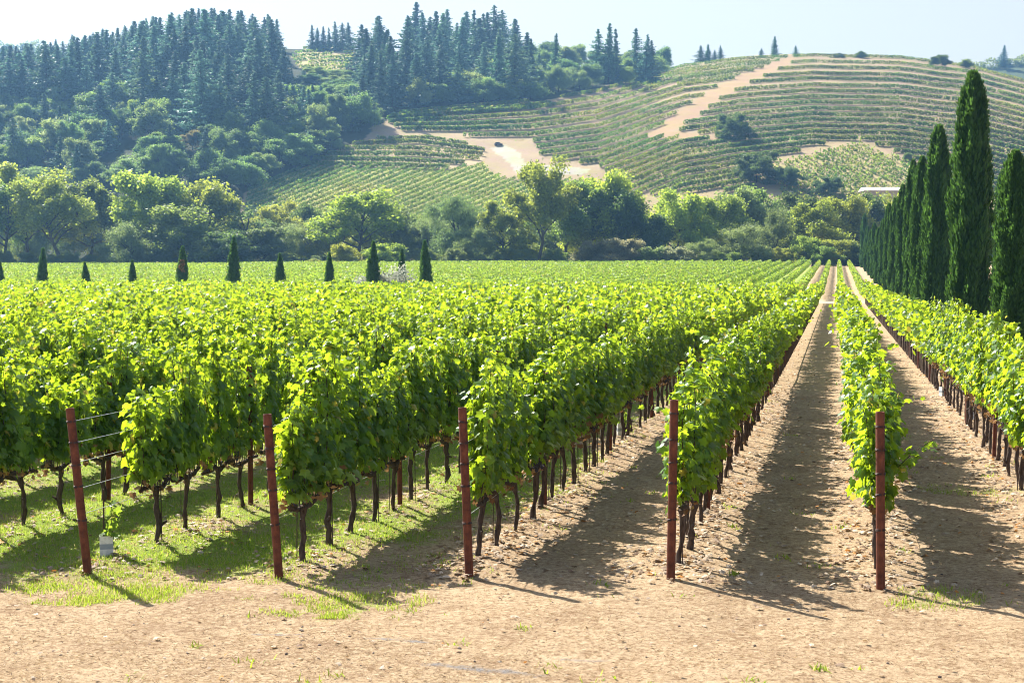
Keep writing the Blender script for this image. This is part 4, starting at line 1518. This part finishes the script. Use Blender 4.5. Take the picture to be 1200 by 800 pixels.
def cypress_mesh(seed, H, Rm, nleaf, leaf, ragged=0.1, flame=False, brown=False):
    cb, tb, z, a, rr, r = cypress(seed, nleaf, leaf, ragged, flame)
    for bb in (cb, tb):
        bb.v = [x * (Rm, Rm, H) for x in bb.v]
    c = np.column_stack([rr * np.cos(a) * Rm, rr * np.sin(a) * Rm, z * H])
    n = len(c)
    out = np.column_stack([np.cos(a), np.sin(a), np.zeros(n)])
    d = out * r.uniform(0.1, 0.55, n)[:, None] + np.array([0, 0, 1.0]) + r.normal(size=(n, 3)) * 0.22
    d /= np.linalg.norm(d, axis=1)[:, None]
    nr = out + r.normal(size=(n, 3)) * 0.6
    nr -= (nr * d).sum(1)[:, None] * d
    nr /= np.linalg.norm(nr, axis=1)[:, None]
    s_ = np.cross(nr, d)
    L = (leaf * r.uniform(0.6, 1.5, n))[:, None]
    v = np.stack([c, c + d * L * 0.45 + s_ * L * 0.22, c + d * L, c + d * L * 0.45 - s_ * L * 0.22], 1).reshape(-1, 3)
    fc = np.arange(4 * n).reshape(n, 4)
    dead = (np.abs(np.cos(a - 4.9)) > 0.8) & (np.sin(a) < 0) & (z > 0.5) & (z < 0.74) & (r.uniform(size=n) < 0.7) if brown else np.zeros(n, bool)
    cb.add(v, fc[~dead])
    if brown:
        cb.add(v[fc[dead].ravel()], np.arange(4 * dead.sum()).reshape(-1, 4), 1)
    return cb.mesh('crown', [M['cypress'], M['dry_leaf']]), tb.mesh('trunk', M['bark'])


CYP = [cypress_mesh(3, 10, 0.85, 22000, 0.2, 0.3), cypress_mesh(8, 10, 0.8, 20000, 0.2, 0.3), cypress_mesh(14, 10, 0.75, 14000, 0.22, 0.28)]
NEARC = [(1187, 181, 22, 'nearest tall cypress of the avenue at the photo\'s edge, shorter than its neighbour'), (1136, 91, 25, 'tallest and thickest dark cypress of the avenue'),
         (1098, 152, 19, 'second tallest cypress, left of the tallest one'), (1079, 187, 13, 'slender cypress left of the second tallest'),
         (1068, 191, 11, 'fourth slender cypress left of the tallest'), (1057, 219, 10, 'fifth cypress left of the tallest, with a narrow tip'),
         (1048, 234, 8, 'sixth cypress left of the tallest'), (1041, 240, 7, 'seventh cypress left of the tallest'), (1034, 258, 6, 'eighth cypress left of the tallest'),
         (1029, 268, 6, 'ninth cypress left of the tallest'), (1024, 262, 5, 'tenth cypress left of the tallest'), (1020, 270, 5, 'eleventh cypress left of the tallest'),
         (1016, 266, 4.5, 'twelfth cypress left of the tallest, near the far trees'), (1012, 252, 5, 'farthest cypress at the end of the avenue')]
CX = 5.5
CY_Y = []
for i, (u, vt, hw, lab) in enumerate(NEARC):
    lo, hi = 20.0, 600.0
    for _ in range(50):
        md = 0.5 * (lo + hi)
        if proj((CX, md, 1.0))[0] > u:
            lo = md
        else:
            hi = md
    y = lo
    if y > 325:
        y = 325
    CY_Y.append(y)
    z = float(ground_z(CX, y))
    Z = (np.array([CX, y, 1.0]) - CAMP) @ FW
    h = height_for(vt, Z) - z
    cm, tm = CYP[i % 3]
    o = empty('cypress_tree', (CX, y, z), rt_.uniform(0, 6.28))
    sx = 0.81 * hw / F * Z / 0.8
    o.scale = (sx, sx, h / 10)
    link('crown', cm, o)
    link('trunk', tm, o)
    tag(o, lab, 'tree', 'tall cypresses of the avenue')
for i, (y, h, lab) in enumerate(((121.0, 10.6, 'cypress of the avenue\'s far side, showing just right of the tallest cypress'),
                                 (111.0, 10.3, 'cypress of the avenue\'s far side, just left of the nearest cypress'), (92.0, 10.0, 'cypress of the avenue\'s far side at the photo\'s edge'))):
    cm, tm = CYP[(i + 1) % 3]
    o = empty('cypress_tree', (12.2, y, 0), rt_.uniform(0, 6.28), (0.8, 0.8, h / 10))
    link('crown', cm, o)
    link('trunk', tm, o)
    tag(o, lab, 'tree', 'cypresses on the avenue\'s far side')

SMALL = cypress_mesh(23, 5, 0.5, 5000, 0.17, 0.16, True)
SMALL3 = cypress_mesh(31, 5, 0.48, 5000, 0.17, 0.2, True, True)
SMALL2 = cypress_mesh(29, 5, 0.46, 5000, 0.17, 0.2, True)
for i, (u, vt, hw, lab) in enumerate(((49, 292, 6, 'small cypress standing leftmost in the line beyond the vines'), (102, 308, 5, 'very short cypress, second in the line beyond the vines'),
                                      (156, 306, 5, 'very short cypress, third in the line beyond the vines'), (213, 290, 6.5, 'small cypress with a browned side'),
                                      (273, 279, 7, 'small cypress, tallest in the left half of the line'), (329, 298, 5.5, 'short cypress below the pale willows'),
                                      (386, 297, 5.5, 'short cypress below the yellowing tree'), (437, 284, 7, 'small dark cypress between two white-flowered shrubs'),
                                      (470, 293, 5, 'thin cypress rising behind the white-flowered shrub'), (500, 283, 6.5, 'small cypress, rightmost in the line beyond the vines'),
                                      (0, 304, 6, 'small cypress cut by the photo\'s edge'))):
    lo, hi = 100.0, 260.0
    yline = 156.0 if u != 470 else 161.0
    for _ in range(40):
        md = 0.5 * (lo + hi)
        if column(u, md)[1] < yline:
            lo = md
        else:
            hi = md
    x, y = column(u, lo)
    h = height_for(vt, lo)
    cm, tm = SMALL3 if u == 213 else (SMALL if i % 2 else SMALL2)
    o = empty('cypress_tree', (x, y, 0), rt_.uniform(0, 6.28))
    o.rotation_euler = (rt_.normal() * 0.025, rt_.normal() * 0.025, YAW if u == 213 else rt_.uniform(0, 6.28))
    sx = hw / F * lo / 0.48
    o.scale = (sx, sx, h / 5)
    link('crown', cm, o)
    link('trunk', tm, o)
    tag(o, lab, 'tree', 'small cypresses beyond the near vines')

# white-flowered shrubs in that line
for (u, vt, hw, lab) in ((466, 313, 19, 'white-flowered shrub in front of the thin cypress'), (425, 326, 14, 'low white-flowered shrub left of the small dark cypress'), (447, 322, 10, 'white-flowered shrub touching the small dark cypress')):
    r = np.random.default_rng(u)
    x, y = column(u, 163.0)
    h = height_for(vt, 163.0)
    wd = hw / F * 163
    n = 1500
    d = r.normal(size=(n, 3))
    d /= np.linalg.norm(d, axis=1)[:, None]
    rad = r.uniform(0.3, 1, n) ** 0.5 * (1 + 0.25 * r.normal(size=n))
    p = d * rad[:, None] * (wd, wd, h * 0.5) + (0, 0, h * 0.52)
    p[:, 2] = np.maximum(p[:, 2], 0.05)
    o = empty('flowering_shrub', (x, y, 0))
    b = MB()
    v, f = diamonds(p, 0.26, 0.4, 0.8, None, r)
    b.add(v, f)
    b.build('crown', M['petals'], o)
    b = MB()
    for q in range(6):
        a = q * 1.05
        b.tube([(0, 0, -0.1), (math.cos(a) * wd * 0.3, math.sin(a) * wd * 0.3, h * 0.35), (math.cos(a) * wd * 0.6, math.sin(a) * wd * 0.6, h * 0.75)], [0.05, 0.035, 0.015], 5)
    b.build('stem', M['bark'], o)
    tag(o, lab, 'shrub', 'white-flowered shrubs')

# ------------------------------------------------------------------ small buildings and a parked car on the slope
p = hill(174, 160)[0]
o = empty('house', p, YAW)
b = MB()
b.box((-4.5, -3, -2), (4.5, 3, 2.7))
b.build('wall', M['plaster'], o)
b = MB()
v = [(-5, -3.5, 2.702), (5, -3.5, 2.702), (5, 3.5, 2.702), (-5, 3.5, 2.702), (-3.5, 0, 4.2), (3.5, 0, 4.2)]
b.add(v, [(0, 1, 5, 4), (2, 3, 4, 5)])
b.add(v, [(1, 2, 5), (3, 0, 4)])
b.add(v, [(0, 3, 2, 1)])
b.build('roof', M['roof_pink'], o)
for x in (-2.6, 0.2, 2.8):
    b = MB()
    b.box((x - 0.5, -3.05, 0.9), (x + 0.5, -3.003, 2.0))
    b.build('window', M['glass'], o)
tag(o, 'small house with a pinkish low roof half hidden among hillside trees', 'house')

x, y = column(1030, 455)
o = empty('barn', (x, y, 3.6), YAW)
hb = height_for(224.5, 455) - 3.6
ht_ = height_for(220, 455) - 3.6
b = MB()
b.box((-5.2, -4, -0.5), (5.2, 4, hb))
b.build('wall', M['plaster'], o)
b = MB()
v = [(-5.6, -4.5, hb + .003), (5.6, -4.5, hb + .003), (5.6, 4.5, hb + .003), (-5.6, 4.5, hb + .003), (-5.6, 0, ht_), (5.6, 0, ht_)]
b.add(v, [(0, 1, 5, 4), (2, 3, 4, 5), (0, 3, 2, 1)])
b.add(v, [(1, 2, 5), (3, 0, 4)])
b.build('roof', M['roof_white'], o)
tag(o, 'long building with a white roof showing above the creek trees', 'barn')

p = hill(584, 170.5)[0]
o = empty('parked_car', p, YAW + 0.35, 0.78)
b = MB()
sec = [(-2.1, 0.35, 0.62, 0.78), (-2.0, 0.3, 0.95, 0.86), (-1.2, 0.28, 1.0, 0.9), (0.9, 0.28, 1.0, 0.9), (1.9, 0.3, 0.85, 0.86), (2.15, 0.36, 0.6, 0.76)]
v = []
for (xx, z0, z1, hw) in sec:
    v += [(xx, -hw, z0), (xx, hw, z0), (xx, hw, z1), (xx, -hw, z1)]
f = [(i * 4 + j, i * 4 + (j + 1) % 4, (i + 1) * 4 + (j + 1) % 4, (i + 1) * 4 + j) for i in range(5) for j in range(4)] + [(3, 2, 1, 0), (20, 21, 22, 23)]
b.add(v, f)
b.build('body', M['car'], o)
b = MB()
sec = [(-1.7, 0.99, 1.02, 0.8), (-1.1, 0.99, 1.55, 0.68), (0.2, 0.99, 1.58, 0.68), (1.0, 0.99, 1.02, 0.8)]
v = []
for (xx, z0, z1, hw) in sec:
    v += [(xx, -0.8, z0), (xx, 0.8, z0), (xx, hw, z1), (xx, -hw, z1)]
f = [(i * 4 + j, i * 4 + (j + 1) % 4, (i + 1) * 4 + (j + 1) % 4, (i + 1) * 4 + j) for i in range(3) for j in range(4)] + [(3, 2, 1, 0), (12, 13, 14, 15)]
b.add(v, f)
b.build('cabin', M['glass'], o)
for xx in (-1.3, 1.3):
    for yy in (-0.82, 0.82):
        b = MB()
        b.tube([(xx, yy - 0.1, 0.33), (xx, yy + 0.1, 0.33)], 0.33, 14)
        b.build('wheel', M['tyre'], o)
tag(o, 'dark car parked on the pale hillside track', 'car')
